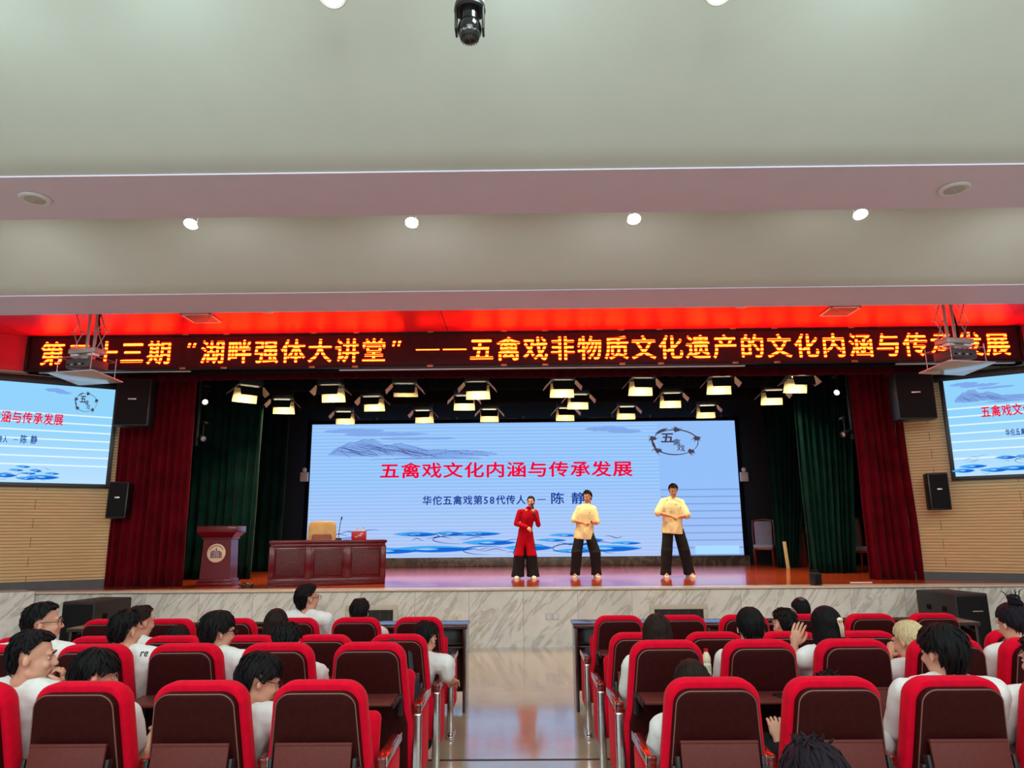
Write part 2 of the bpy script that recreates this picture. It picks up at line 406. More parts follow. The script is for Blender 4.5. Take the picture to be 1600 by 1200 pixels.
# the stepped white ceiling: sloped faces, flat soffits, recesses between them
def profile(name, pts, mt, ang=25):
    bb = MB(); x0, x1 = -10.6, 10.6
    bb.loft([[(x0, y, z) for y, z in pts], [(x1, y, z) for y, z in pts]], True)
    return struct(name, bb, mt, smooth=True)
def arc(y0, z0, y1, z1, sag, n=10):
    r = []
    for i in range(n+1):
        t = i/n; d = sag*4*t*(1-t)
        r.append((y0+(y1-y0)*t + d*.43, z0+(z1-z0)*t + d*.9))
    return r
profile('ceiling', arc(3.3, 5.55, 5.24, 4.6, -.03) + [(6.02, 4.6), (6.02, 5.55)], M_white)
profile('ceiling', arc(6.75, 5.45, 8.14, 4.6, -.03) + [(8.87, 4.6), (8.87, 5.55)], M_white)
M_mauve = mat('soffit_light_spill_tint', lin((226, 216, 242)), .7, var=.01, nscale=3)  # pinkish light spill on the soffits is put into this colour
for k, (y0, y1) in enumerate(((5.24, 6.025), (8.14, 8.875))):
    b = MB(); b.box((0, (y0+y1)/2, 4.594), (21.2, y1-y0, .012)); struct('trim_%d' % (8+k), b, M_mauve)
b = MB(); b.box((0, 3.3, 5.65), (21.2, 13.6, .16)); struct('ceiling', b, M_white)
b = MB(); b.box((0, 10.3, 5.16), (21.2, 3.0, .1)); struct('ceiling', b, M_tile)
# slanted side panels of the recess and the white undersides beyond them
for s in (-1, 1):
    cx = -8.42 if s < 0 else 8.55
    bb = MB(); bb.loft([[(cx, 11.74, 4.5), (cx, 11.74, 5.12)], [(cx+s*1.7, 10.72, 4.5), (cx+s*1.7, 10.72, 5.12)]], False, close=False)
    bb.loft([[(cx, 11.80, 4.5), (cx, 11.80, 5.12)], [(cx+s*1.7, 10.78, 4.5), (cx+s*1.7, 10.78, 5.12)]], False, close=False)
    struct('trim_4' if s < 0 else 'trim_5', bb, mat('side_panel_red_glow', lin((228, 34, 66)), .4, var=.02))  # pale panels; red light from the ticker is painted into the colour
    bb = MB(); bb.prism([(cx, 11.76), (cx+s*1.7, 10.74), (cx+s*2.4, 10.74), (cx+s*2.4, 12.2), (cx, 12.2)], 4.47, 4.5)
    bb.v = [Vector((p.x, p.z, p.y)) for p in bb.v]; struct('ceiling', bb, M_white)
# fascia that carries the ticker
b = MB(); b.box((.06, 11.9, 4.83), (17.0, .16, .72)); struct('trim_6', b, M_black)
# pale aluminium strip under the fascia
b = MB(); b.rbox((.4, 11.79, 4.475), (6.9, .05, .02), .006); b.rbox((-6.9, 11.79, 4.478), (2.6, .05, .016), .006); b.rbox((7.4, 11.79, 4.478), (2.0, .05, .02), .006)
struct('trim_7', b, mat('white_aluminium_strip', (.85, .85, .9), .25, .2, var=.01))

# ------------------------------------------------------------------ curtains
def curtain(name, label, m, xt0, xt1, xb0, xb1, y, zt, zb, nf, amp, seed, cat='curtain', group=None, hem=0):
    rnd = random.Random(seed); n = nf*10; rings = []
    ph = [rnd.uniform(.75, 1.25) for _ in range(nf+1)]; am = [rnd.uniform(.55, 1.2) for _ in range(nf+1)]
    cum = [0]
    for p in ph: cum.append(cum[-1]+p)
    def off(t, zt_):
        q = t*cum[nf]
        k = 0
        while k < nf-1 and q > cum[k+1]: k += 1
        f = (q-cum[k])/(cum[k+1]-cum[k])
        s = sin(2*pi*f); s = abs(s)**.75*(1 if s > 0 else -1)
        return s*amp*am[k]*(.75+.35*zt_) + amp*.6*noise.noise((t*6+seed, zt_*2.2, seed*.7))
    nz = 16
    for i in range(nz+1):
        a = i/nz; z = zt + (zb-zt)*a; row = []
        x0 = xt0+(xb0-xt0)*a; x1 = xt1+(xb1-xt1)*a
        for j in range(n+1):
            t = j/n; x = x0+(x1-x0)*t + amp*.5*noise.noise((t*9+seed*2, a*3, 4.2))*a
            zz = z + (hem*noise.noise((t*5+seed, 1.3, .2)) if i == nz else 0)
            row.append((x, y+off(t, a), zz))
        rings.append(row)
    bb = MB(); bb.loft(rings, False, close=False)
    me = bb.mesh(name, True, 180)
    o = put(name, me, m); s = o.modifiers.new('thickness', 'SOLIDIFY'); s.thickness = .015; s.offset = 1
    return tag(o, label, cat, group)
curtain('stage_curtain', 'crimson velvet stage curtain hanging beside the round-emblem lectern', M_redvelvet, -7.1, -5.80, -7.1, -5.76, 12.5, 4.8, SZ+.005, 10, .055, 1)
curtain('stage_curtain', 'crimson velvet stage curtain nearest the small black speaker on the stage', M_redvelvet, 6.12, 7.42, 6.12, 7.5, 12.95, 4.8, SZ+.005, 9, .06, 2)
curtain('wing_curtain', 'dark green wing curtain hanging right behind the lectern', M_greenvelvet, -7.1, -5.25, -7.1, -5.30, 14.4, 5.3, SZ+.005, 10, .06, 3)
curtain('wing_curtain', 'dark green wing curtain behind the long carved desk, close to the video wall', M_greenvelvet, -7.3, -5.62, -7.3, -5.66, 17.2, 5.3, SZ+.005, 9, .06, 4)
curtain('wing_curtain', 'dark green wing curtain just behind the small black speaker', M_greenvelvet, 5.80, 7.1, 5.86, 6.75, 14.83, 5.3, SZ+.005, 9, .07, 5)
curtain('wing_curtain', 'dark green wing curtain covering half of the blue-backed chair', M_greenvelvet, 5.92, 7.2, 6.02, 6.47, 17.1, 5.3, SZ+.005, 7, .06, 6)
curtain('valance', 'short dark red velvet valance hanging under the ticker board', M_darkred, -7.2, 7.5, -7.2, 7.5, 12.1, 5.0, 4.385, 70, .03, 7, 'valance', None, .03)
for y, zb, lb in ((13.85, 4.52, 'black border cloth above the first row of stage lamps'), (15.1, 4.47, 'black border cloth above the middle row of stage lamps')):
    curtain('border_curtain', lb, M_black, -6.9, 7.2, -6.9, 7.2, y, 5.4, zb, 40, .03, 8, 'curtain')

# ------------------------------------------------------------------ slide shown on the screens
def screen_mat(name, top, bot, per, frac, xb, H, side=None):
    m = bpy.data.materials.new(name); m.use_nodes = True; nt = m.node_tree; nt.nodes.remove(nt.nodes['Principled BSDF'])
    O, X, Y, Z = coords(nt)
    v = math_(nt, 'DIVIDE', Z, H)
    c = ramp(nt, v, [(0, bot), (.28, tuple((a+b_)/2 for a, b_ in zip(top, bot))), (.6, top), (1, top)])
    ln = math_(nt, 'LESS_THAN', math_(nt, 'FRACT', math_(nt, 'DIVIDE', Z, per)), frac)
    ins = math_(nt, 'MULTIPLY', math_(nt, 'LESS_THAN', X, xb), 1)
    if side:   # on the wall-size display the lines fill the picture; dark ones on the last module
        c2 = mixc(nt, math_(nt, 'MULTIPLY', math_(nt, 'MULTIPLY', ln, ins), .3), c, (.68, .88, 1))
        dk = math_(nt, 'LESS_THAN', math_(nt, 'FRACT', math_(nt, 'DIVIDE', Z, .185)), .16)
        dk = math_(nt, 'MULTIPLY', dk, math_(nt, 'MULTIPLY', math_(nt, 'GREATER_THAN', X, xb), math_(nt, 'LESS_THAN', v, .5)))
        c2 = mixc(nt, math_(nt, 'MULTIPLY', math_(nt, 'GREATER_THAN', X, xb), .5), c2, lin((150, 190, 250)))
        c2 = mixc(nt, math_(nt, 'MULTIPLY', dk, .5), c2, lin((86, 112, 176)))
    else:
        band = math_(nt, 'MULTIPLY', math_(nt, 'LESS_THAN', v, .74), math_(nt, 'GREATER_THAN', v, .16))
        c2 = mixc(nt, math_(nt, 'MULTIPLY', math_(nt, 'MULTIPLY', ln, band), .8), c, (.86, 1, 1))
    e = N(nt, 'ShaderNodeEmission'); L(nt, c2, e.inputs[0]); e.inputs[1].default_value = 1.0
    L(nt, e.outputs[0], nt.nodes['Material Output'].inputs[0]); return m
def ridge(x0, x1, z0, h, seed, n=26, pw=1.0, fz=3.0):
    r = []
    for i in range(n+1):
        t = i/n
        r.append((x0+(x1-x0)*t, z0 + h*(sin(pi*t**pw))**.8*(.72+.28*noise.noise((t*fz, seed, .5))) + h*.12*noise.noise((t*fz*5, seed*2, .1))))
    return r
def slide(parent, W, H, bright=1.0):
    """title, subtitle, ink mountains, water and emblem: thin layers on the display, drawn in 0..1 units"""
    def X(u): return (u-.5)*W
    def Z(v): return v*H
    k = bright
    def em(n, c): return emit(n + ('_pale' if k > 1 else ''), tuple(q*(k if k <= 1 else 1.0) for q in lin(c)), 1.0)
    # distant mountains
    b1 = MB(); rnd = random.Random(5)
    for (x0, x1, z0, h, sd) in ((.04, .2, .765, .135, 1), (.10, .3, .77, .10, 2), (.2, .44, .755, .05, 3)):
        rg = ridge(x0, x1, z0, h, sd)
        pts = [(X(u), -.004, Z(v)) for u, v in rg]; lo = [(X(u), -.004, Z(z0-.012*sin(pi*i/26))) for i, (u, v) in enumerate(rg)]
        b1.loft([pts, lo], False, close=False)
    bc = MB()
    for (u, v, a, h) in ((.10, .945, .07, .018), (.17, .92, .10, .016), (.25, .885, .09, .012), (.70, .945, .05, .02), (.74, .925, .04, .014), (.30, .735, .10, .008)):
        bc.add([(X(u+a*cos(2*pi*i/28)*(1+.15*noise.noise((i*.4, u*9, 0)))), -.0035, Z(v+h*sin(2*pi*i/28)*(1+.5*noise.noise((i*.7, u*7, 2)))-.12*h*i%7*.0)) for i in range(28)], [tuple(range(28))])
    part('cloud_wash', bc, em('slide_wash', (130, 170, 234)), parent, smooth=False)
    o1 = part('mountain_wash', b1, em('slide_wash', (130, 170, 234)), parent, smooth=False)
    b2 = MB()
    for i in range(34):
        x0 = rnd.uniform(.06, .22); x1 = x0+rnd.uniform(.03, .09); z0 = .78+.10*(1-abs(x0-.13)/.12)*rnd.uniform(.3, 1)
        rg = [(x0+(x1-x0)*t/7, z0-.055*(t/7)**1.3+.008*noise.noise((t*.8, i, .3))) for t in range(8)]
        b2.ribbon([(X(u), Z(v)) for u, v in rg], [W*.0011*(.4+.6*sin(pi*(t+.5)/8)) for t in range(8)], -.006)
    for (x0, x1, z0, h, sd) in ((.05, .2, .77, .13, 1), (.12, .28, .775, .095, 2), (.22, .36, .765, .05, 7), (.28, .44, .76, .035, 8), (.24, .42, .745, .03, 9), (.14, .4, .722, .02, 11)):
        rg = ridge(x0, x1, z0, h, sd, 30)
        b2.ribbon([(X(u), Z(v)) for u, v in rg], [W*.0016*(.35+.65*abs(noise.noise((i*.5, sd, 0)))*1.6) for i in range(31)], -.006)
    part('mountain_lines', b2, em('slide_ink', (84, 98, 158)), parent, smooth=False)
    # water with lotus-leaf strokes
    cols = [em('slide_blue', (20, 104, 214)), em('slide_sky', (70, 168, 244)), em('slide_paleblue', (150, 206, 255)), em('slide_navy', (40, 70, 150))]
    bs = [MB(), MB(), MB(), MB()]
    def leaf(mb, u, v, a, h, y, sk=0):
        vs = []
        for i in range(24):
            t = 2*pi*i/24; s_ = sin(t)
            vs.append((X(u+a*cos(t)), y, Z(v + h*s_*(abs(s_)**.4)*(.85-.15*cos(t*2)) + sk*a*cos(t))))
        mb.add(vs, [tuple(range(24))])
    rnd = random.Random(12)
    for (u, v, a, h) in ((.26, .165, .045, .016), (.335, .17, .03, .012), (.40, .165, .05, .014), (.30, .055, .09, .022), (.43, .10, .055, .018), (.52, .06, .05, .02), (.20, .045, .06, .02), (.10, .09, .06, .018), (.05, .05, .05, .02),
                          (.60, .15, .03, .010), (.66, .115, .025, .012), (.63, .085, .03, .009), (.70, .05, .07, .022), (.74, .09, .03, .01), (.57, .115, .03, .01), (.62, .035, .04, .014)):
        leaf(bs[1], u-.01, v+.006, a*1.15, h*1.1, -.004, .0); leaf(bs[0], u+a*.12, v, a*.8, h*.75, -.006, .05); leaf(bs[2], u-a*.25, v+h*.25, a*.3, h*.3, -.008)
    for i in range(26):
        u0 = rnd.uniform(.03, .7); v0 = rnd.uniform(.02, .2); ln_ = rnd.uniform(.02, .08)
        rg = [(u0+ln_*t/8, v0+.008*sin(t*.8+i)*(1 if i % 2 else -1)) for t in range(9)]
        bs[3 if i % 3 else 0].ribbon([(X(u), Z(v)) for u, v in rg], [W*.0016*sin(pi*(t+.3)/9) for t in range(9)], -.009)
    for (u, v, a, h) in ((.35, .13, .06, .03), (.41, .05, .05, .03), (.6, .06, .035, .03), (.67, .07, .04, .035), (.52, .03, .045, .06)):
        rg = [(u+a*cos(t*pi/9+.4), v+h*sin(t*pi/9+.4)) for t in range(14)]
        bs[3].ribbon([(X(p), Z(q)) for p, q in rg], [W*.0022*sin(pi*(t+.5)/14) for t in range(14)], -.010)
    for bb, mm, nm in zip(bs, cols, ('water_deep', 'water_bright', 'water_gleam', 'water_strokes')): part(nm, bb, mm, parent, smooth=False)
    # writing
    red = emit('slide_red', lin((238, 8, 60)), 1.0); navy = em('slide_navy_text', (26, 62, 150))
    bt = MB(); s = '五禽戏文化内涵与传承发展'
    for i, ch in enumerate(s): write(bt, ch, X(.187+.0495*i), Z(.642), W*.048, H*.122, .022, -.012)
    part('title_text', bt, red, parent, smooth=False)
    bt = MB(); s = '华佗五禽戏第58代传人'; u = .276
    for i, ch in enumerate(s):
        narrow = ch.isdigit(); hw = .0072 if narrow else .0118
        u += hw if i else 0
        write(bt, ch, X(u), Z(.417), W*.0225, H*.072, .022, -.012, .28 if narrow else .5); u += hw
    bt.box((X(.541), -.012, Z(.417)), (W*.02, .001, H*.006))
    part('subtitle_text', bt, navy, parent, smooth=False); bt = MB()
    write(bt, '陈', X(.578), Z(.425), W*.033, H*.09, .018, -.012); write(bt, '静', X(.626), Z(.425), W*.033, H*.09, .018, -.012)
    part('name_text', bt, navy, parent, smooth=False)
    # emblem: brush ring with five small animal figures and three brushed characters
    be = MB(); cu, cv, ru, rv = .857, .838, .054, .095
    n = 40; ring = [(X(cu+ru*cos(2*pi*i/n)), Z(cv+rv*sin(2*pi*i/n))) for i in range(n+1)]
    be.ribbon(ring, [W*.0022*(.5+.8*abs(sin(i*.16+.6))) for i in range(n+1)], -.012)
    be.ribbon([(X(cu-.046+.03*t/8), Z(cv+.055+.05*(t/8)**.6)) for t in range(9)], [W*.006*sin(pi*(t+.4)/9) for t in range(9)], -.013)
    be.ribbon([(X(cu-.056+.012*t/8), Z(cv+.03-.10*t/8)) for t in range(9)], [W*.006*sin(pi*(t+.4)/9) for t in range(9)], -.013)
    write(be, '五', X(cu-.017), Z(cv+.035), W*.034, H*.085, .03, -.013); write(be, '禽', X(cu+.004), Z(cv+.0), W*.02, H*.055, .012, -.013); write(be, '戏', X(cu+.013), Z(cv-.045), W*.02, H*.055, .012, -.013)
    rnd = random.Random(3)
    for a in (85, 18, -48, -138, 162):
        px, pz = cu+ru*cos(R(a)), cv+rv*sin(R(a))
        be.add([(X(px+.008*cos(t*pi/5)), -.014, Z(pz+.018*sin(t*pi/5)*(1.2 if t % 2 else .7))) for t in range(10)], [tuple(range(10))])
        for q in range(5):
            d = rnd.uniform(0, 2*pi); l = rnd.uniform(.6, 1.1)
            be.ribbon([(X(px), Z(pz)), (X(px+.009*l*cos(d)), Z(pz+.022*l*sin(d))), (X(px+.015*l*cos(d+.4)), Z(pz+.034*l*sin(d+.4)))], [W*.0022, W*.0016, W*.0008], -.014)
    part('emblem', be, em('slide_emblem', (74, 66, 82)), parent, smooth=False)

# ------------------------------------------------------------------ wall-size LED display
LW, LH = 11.28, 3.49
vw = thing('video_wall', 'huge bright blue display at the back of the stage showing a red title slide', 'screen', (.11, 18.8, SZ))
Mled = screen_mat('led_slide_background', lin((146, 194, 250)), lin((176, 198, 246)), .092, .25, .317*LW, LH, True)
b = MB(); b.box((0, .03, LH/2), (LW, .05, LH)); dsp = part('display', b, Mled, vw, (0, 0, .235), smooth=False)
slide(dsp, LW, LH)
b = MB()
for x in (-LW/2-.06, LW/2+.06): b.rbox((x, .08, LH/2+.2), (.11, .22, LH+.35), .01)
b.rbox((0, .08, LH+.235+.05), (LW+.2, .2, .09), .01); part('frame', b, M_black, vw)
b = MB(); b.rbox((0, .12, .115), (LW+.25, .36, .23), .01); part('plinth', b, M_plinth, vw)
b = MB(); b.box((.44*LW, -.0005, .04*LH), (.1*LW, .004, .06*LH)); part('corner_panel', b, emit('slide_corner', lin((170, 220, 255)), 1.0), dsp, smooth=False)
for i, x in enumerate((-4.35, -2.2, -.4, 2.0, 3.0, 4.9)):
    b = MB(); b.rbox((x, .1, LH+.33), (.55, .06, .09), .008); b.cyl((x+.42, .1, LH+.27), (x+.42, .1, LH+.42), .035); part('bracket', b, M_greymetal, vw)

# ------------------------------------------------------------------ projection screens on the splayed walls
Mproj = screen_mat('projected_slide_background', lin((146, 212, 252)), lin((188, 226, 255)), .145, .17, 99, 1.68)
def proj_screen(label, loc, rz):
    t = thing('projection_screen', label, 'screen', loc, rz, 'projection screens on the side walls')
    W, H = 2.99, 1.68
    b = MB(); b.box((0, .015, H/2), (W, .012, H)); d = part('display', b, Mproj, t, smooth=False); slide(d, W, H, 1.01)
    b = MB()
    b.rbox((0, .04, -.035), (W+.14, .05, .07), .006); b.rbox((-W/2-.035, .04, H/2), (.07, .05, H), .006); b.rbox((W/2+.035, .04, H/2), (.07, .05, H), .006)
    part('frame', b, M_blackplastic, t)
    b = MB(); b.rbox((0, .05, H+.065), (W+.3, .12, .13), .012); part('roller_case', b, M_blackplastic, t)
proj_screen('projection screen on the slatted wall next to the lectern side curtain', (-8.50, 11.64, 2.62), WA)
proj_screen('projection screen on the slatted wall at the small stage speaker side', (8.81, 11.63, 2.62), -WA)

# ------------------------------------------------------------------ LED ticker board
tk = thing('ticker_board', 'long black ticker board with glowing orange Chinese writing above the stage', 'sign', (.06, 11.74, 4.53))
TW, TH = 16.88, .56
b = MB(); b.box((0, .02, TH/2), (TW, .05, TH)); part('panel', b, mat('ticker_dark_red_panel', (.035, .006, .012), .35, var=.2), tk, smooth=False)
b = MB(); b.rbox((0, 0, TH+.02), (TW+.08, .1, .04), .005); b.rbox((0, 0, -.02), (TW+.08, .1, .04), .005)
for s in (-1, 1): b.rbox((s*(TW/2+.02), 0, TH/2), (.04, .1, TH), .005)
part('frame', b, M_blackmetal, tk)
m = bpy.data.materials.new('ticker_diodes'); m.use_nodes = True; nt = m.node_tree; nt.nodes.remove(nt.nodes['Principled BSDF'])
O, X_, Y_, Z_ = coords(nt)
f = math_(nt, 'FRACT', math_(nt, 'DIVIDE', Z_, .066)); on = math_(nt, 'LESS_THAN', f, .62)
e = N(nt, 'ShaderNodeEmission'); L(nt, mixc(nt, on, (.03, .0004, .0001), (1.0, .026, .002)), e.inputs[0]); e.inputs[1].default_value = 52.0
L(nt, e.outputs[0], nt.nodes['Material Output'].inputs[0]); M_tick = m
txt = '第二十三期“湖畔强体大讲堂”——五禽戏非物质文化遗产的文化内涵与传承发展'
p0, p1 = -8.12+.08, 8.06; n = len(txt)
for i, ch in enumerate(txt):
    cx = p0 + (p1-p0)*i/(n-1); b = MB()
    if ch in '“”':
        for q in (-.035, .055):
            x = cx+q + (.08 if ch == '“' else -.08); b.prism([(x-.03, .36), (x+.015, .36), (x+.03, .43), (x-.012, .43)] if ch == '“' else [(x-.03, .34), (x, .34), (x+.03, .43), (x-.02, .43)], -.012, -.008)
    elif ch == '—': b.box((cx, -.01, .27), (.40, .003, .022))
    else: write(b, ch, cx, .275, .43, .43, .016, -.012)
    part('character', b, M_tick, tk, smooth=False)
for i, x in enumerate((-4.75, -4.05, -2.55, -1.82, -.55, .7, 1.4, 2.7, 3.35, 4.6, 5.3, 6.6)):
    for z in (-.02, TH+.02):
        b = MB(); b.rbox((x-1.0, -.06, z), (.1, .03, .035), .006); part('clip', b, M_brass, tk)

# ------------------------------------------------------------------ stage lamps with barn doors
def quadplate(mb, p, th=.004):
    """a thin metal flap from four corners"""
    p = [Vector(q) for q in p]; n = (p[1]-p[0]).cross(p[3]-p[0]).normalized()*th
    mb.add([q-n for q in p]+[q+n for q in p], [(0, 3, 2, 1), (4, 5, 6, 7), (0, 1, 5, 4), (1, 2, 6, 5), (2, 3, 7, 6), (3, 0, 4, 7)])
def stage_lamp(label, loc, rz=0, s=1.0, power=26, door=1.0, pz=4.95, grp='stage lamps with barn doors'):
    t = thing('stage_lamp', label, 'stage light', loc, rz, grp)
    t.scale = (s, s, s)
    b = MB(); b.rbox((0, .06, .19), (.46, .3, .2), .02); part('housing', b, M_blackmetal, t)
    b = MB(); h = (pz-loc[2])/s; b.cyl((0, .06, .28), (0, .06, h), .015); b.rbox((0, .06, h), (.1, .09, .09), .01); part('hook_clamp', b, M_blackmetal, t)
    b = MB(); b.cyl((-.17, .0, .065), (.17, .0, .065), .013, seg=12); part('tube', b, M_lampwarm, t)
    b = MB(); quadplate(b, [(-.21, -.1, .055), (.21, -.1, .055), (.2, -.16, -.115), (-.2, -.16, -.115)]); part('front_door', b, M_blackmetal, t)
    b = MB(); quadplate(b, [(-.22, .2, .07), (.22, .2, .07), (.235, .30, -.19*door), (-.235, .30, -.19*door)]); part('rear_door', b, M_cream, t)
    for q in (-1, 1):
        b = MB(); quadplate(b, [(q*.235, -.09, .075), (q*.235, .19, .075), (q*.37, .22, -.07), (q*.35, -.10, -.05)]); part('side_door', b, M_cream, t)
    l = bpy.data.lights.new('stage_lamp_light', 'AREA'); l.shape = 'RECTANGLE'; l.size = .34*s; l.size_y = .12; l.energy = power*1.3; l.color = (1, .80, .46); l.spread = R(120)
    o = bpy.data.objects.new('stage_lamp_light', l); COL.objects.link(o)
    a = Matrix.Rotation(rz, 4, 'Z') @ Vector((0, .05, .05))
    o.location = Vector(loc)+a*s; o.rotation_euler = (R(6), 0, rz)
wh = ('above the lectern side', 'second from the lectern side', 'third from the lectern side', 'fourth from the lectern side', 'fifth from the lectern side', 'third from the chair side', 'second from the chair side', 'at the far chair side')
for i, (x, z) in enumerate(((-5.11, 4.42), (-3.59, 4.42), (-2.16, 4.43), (-.79, 4.45), (.85, 4.47), (2.37, 4.49), (3.85, 4.5), (5.35, 4.51))):
    stage_lamp('barn door stage lamp in the front row, ' + wh[i], (x, 13.2, z), R(38) if i == 0 else R((-3, 4, -2, 2, 3, -3, 4)[i-1]), 1.0, 22, 1.0 if i != 2 else .55)
for i, (x, z) in enumerate(((-4.89, 4.37), (-3.04, 4.41), (-1.12, 4.41), (1.25, 4.41), (3.16, 4.42), (5.26, 4.46))):
    stage_lamp('barn door stage lamp in the middle row, ' + (wh[:3]+wh[5:])[i], (x, 14.4, z+.02), R((8, -4, 3, 2, -3, -6)[i]), .95, 18, 1.0, 4.90)
for i, (x, z) in enumerate(((-3.9, 4.33), (-2.14, 4.34), (-.65, 4.35), (1.06, 4.36), (2.41, 4.38), (4.19, 4.39))):
    stage_lamp('barn door stage lamp in the back row over the display, ' + (wh[:3]+wh[5:])[i], (x, 15.6, z), R((4, -3, 2, 3, -2, -5)[i]), .9, 12, 1.0, 4.83)
for y, z in ((13.26, 4.95), (14.46, 4.90), (15.66, 4.83)):
    b = MB(); b.cyl((-6.6, y, z), (6.9, y, z), .024)
    for x in (-6, -3, 0, 3, 6): b.cyl((x, y, z), (x, y, 5.42), .008, seg=8)
    o = part('lighting_pipe', b, M_blackmetal)
    tag(o, {13.26: 'black pipe carrying the front row of stage lamps', 14.46: 'black pipe carrying the middle row of stage lamps', 15.66: 'black pipe carrying the back row of stage lamps'}[y], 'pipe')
def par(label, loc, direc, on=True, pw=20):
    t = thing('spotlight', label, 'spotlight', loc, 0, 'side spotlights'); t.scale = (.75, .75, .75)
    d = Vector(direc).normalized(); M = d.to_track_quat('Z', 'Y').to_matrix().to_4x4()
    b = MB(); b.lathe([(.05, -.22), (.066, -.2), (.07, -.02), (.075, 0), (.078, .1), (.07, .1), (.066, .0)], M=M); part('barrel', b, M_blackmetal, t)
    b = MB(); b.lathe([(.066, .05), (.05, .062), (.0, .068)], M=M, seg=24); part('lens', b, M_lampon if on else M_clear, t)
    b = MB(); b.tube([M @ Vector((.09, 0, -.08)), M @ Vector((.09, 0, -.3)), M @ Vector((-.09, 0, -.3)), M @ Vector((-.09, 0, -.08))], .01, 6); b.cyl((0, 0, 0), (0, .0, .42), .012); b.rbox((0, .06, .40), (.1, .2, .06), .01); part('yoke', b, M_blackmetal, t)
par('lit spotlight high beside the lectern side curtain', (-6.0, 13.3, 4.24), (.7, -1, -.5))
par('spotlight on the lower bracket beside the lectern side curtain', (-5.98, 13.3, 3.53), (.8, -1, -.35), False)
par('small lit spotlight high beside the far crimson curtain', (6.06, 13.3, 4.30), (-.9, -1, -.5))
par('long spotlight on the lower bracket beside the far crimson curtain', (6.12, 13.3, 3.50), (-1, -.5, -.35), False)
for s, x in ((-1, -6.12), (1, 6.28)):
    b = MB(); b.cyl((x, 13.36, 3.4), (x, 13.36, 5.4), .03)
    tag(part('stand_pipe', b, M_blackmetal), 'upright black pipe holding the two spotlights by the ' + ('lectern side' if s < 0 else 'far') + ' crimson curtain', 'pipe')

# ------------------------------------------------------------------ loudspeakers
def speaker(name, label, loc, d, rz, tilt=0, badge=True, wall=True):
    t = thing(name, label, 'speaker', loc, rz, 'black loudspeakers'); t.rotation_euler = (R(tilt), 0, rz)
    b = MB(); b.rbox((0, d[1]/2, d[2]/2), d, .02); part('cabinet', b, M_blackplastic, t)
    b = MB(); b.rbox((0, -.012, d[2]/2), (d[0]-.05, .03, d[2]-.05), .012); part('grille', b, mat('black_grille', (.008, .008, .01), .7, var=.3, nscale=120, bmp=.5, bscale=300, spec=.2), t)
    if badge:
        b = MB(); b.rbox((0, -.03, d[2]*.56), (d[0]*.24, .008, .025), .004); part('badge', b, M_alu, t)
    if wall:
        b = MB(); b.rbox((0, d[1]+.04, d[2]/2), (.12, .12, .2), .01); part('mount_bracket', b, M_blackmetal, t)
speaker('wall_speaker', 'large black loudspeaker mounted high in front of the lectern side curtain', (-6.58, 11.85, 3.56), (.56, .34, .82), R(8))
speaker('wall_speaker', 'large black loudspeaker mounted high in front of the far crimson curtain', (6.76, 11.95, 3.56), (.62, .34, .82), R(-8))
speaker('wall_speaker', 'small black loudspeaker low on the slatted wall beside the lectern side curtain', (-6.86, 12.18, 2.03), (.32, .26, .62), R(14), -3)
speaker('wall_speaker', 'small black loudspeaker low on the slatted wall beside the far crimson curtain', (7.10, 12.2, 2.05), (.32, .26, .62), R(-14), 0)
def sub(label, loc, d, rz, sgn):
    t = thing('floor_speaker', label, 'speaker', loc, rz, 'floor loudspeakers before the stage')
    b = MB(); b.rbox((0, 0, d[2]/2), d, .02); part('cabinet', b, mat('black_textured_cabinet', (.016, .016, .018), .55, var=.1, bmp=.3, bscale=150), t)
    b = MB(); b.rbox((0, -d[1]/2-.004, d[2]/2), (d[0]-.06, .02, d[2]-.08), .01); part('grille', b, MATS['black_grille'], t)
    for z in (.74,):
        for y in (-.17, .14):
            b = MB(); b.rbox((sgn*d[0]/2, y, z*d[2]), (.012, .09, .07), .004); part('handle_cup', b, M_black, t)
    if sgn < 0:
        b = MB(); b.rbox((.06, -d[1]/2-.018, d[2]*.72), (.16, .006, .012), .002); part('badge', b, M_alu, t)
sub('big black floor loudspeaker before the stage at the lectern end', (-6.2, 10.8, 0), (.52, .78, .83), R(-8), 1)
sub('big black floor loudspeaker before the stage at the small speaker end', (6.25, 10.8, 0), (.52, .78, .85), R(9), -1)

# ------------------------------------------------------------------ ceiling fittings
def downlight(label, loc, tilt, r=.065):
    t = thing('downlight', label, 'ceiling light', loc, 0, 'downlights under the ceiling edge'); t.rotation_euler = (R(tilt), 0, 0)
    b = MB(); b.lathe([(r*.62, .03), (r, .012), (r*1.08, 0), (r, -.006), (r*.84, .002), (r*.8, .02)]); part('ring', b, M_whiteplastic, t)
    b = MB(); b.lathe([(r*.8, .004), (r*.5, -.004), (0, -.006)]); part('bulb', b, M_lampon, t)
    for q in (-1, 1):
        b = MB(); b.tube([(q*.02, .01, .02), (q*.028, .04, .06), (q*.018, .05, .9 if loc[1] > 5 else .62)], .003, 5); part('wire', b, M_alu, t)
nm = ('farthest toward the lectern side', 'just off centre on the lectern side', 'just off centre on the chair side', 'farthest toward the chair side')
for q, (x, z) in zip(nm, ((-3.21, 4.74), (-1.03, 4.725), (1.15, 4.735), (3.36, 4.755))):
    downlight('small lit downlight under the far ceiling edge, ' + q, (x, 6.5, z), -18)
downlight('bright downlight at the top edge, before the dome camera', (-1.13, 3.8, 5.02), -25, .09)
downlight('bright downlight at the top edge, beyond the dome camera', (1.26, 3.8, 5.0), -25, .09)
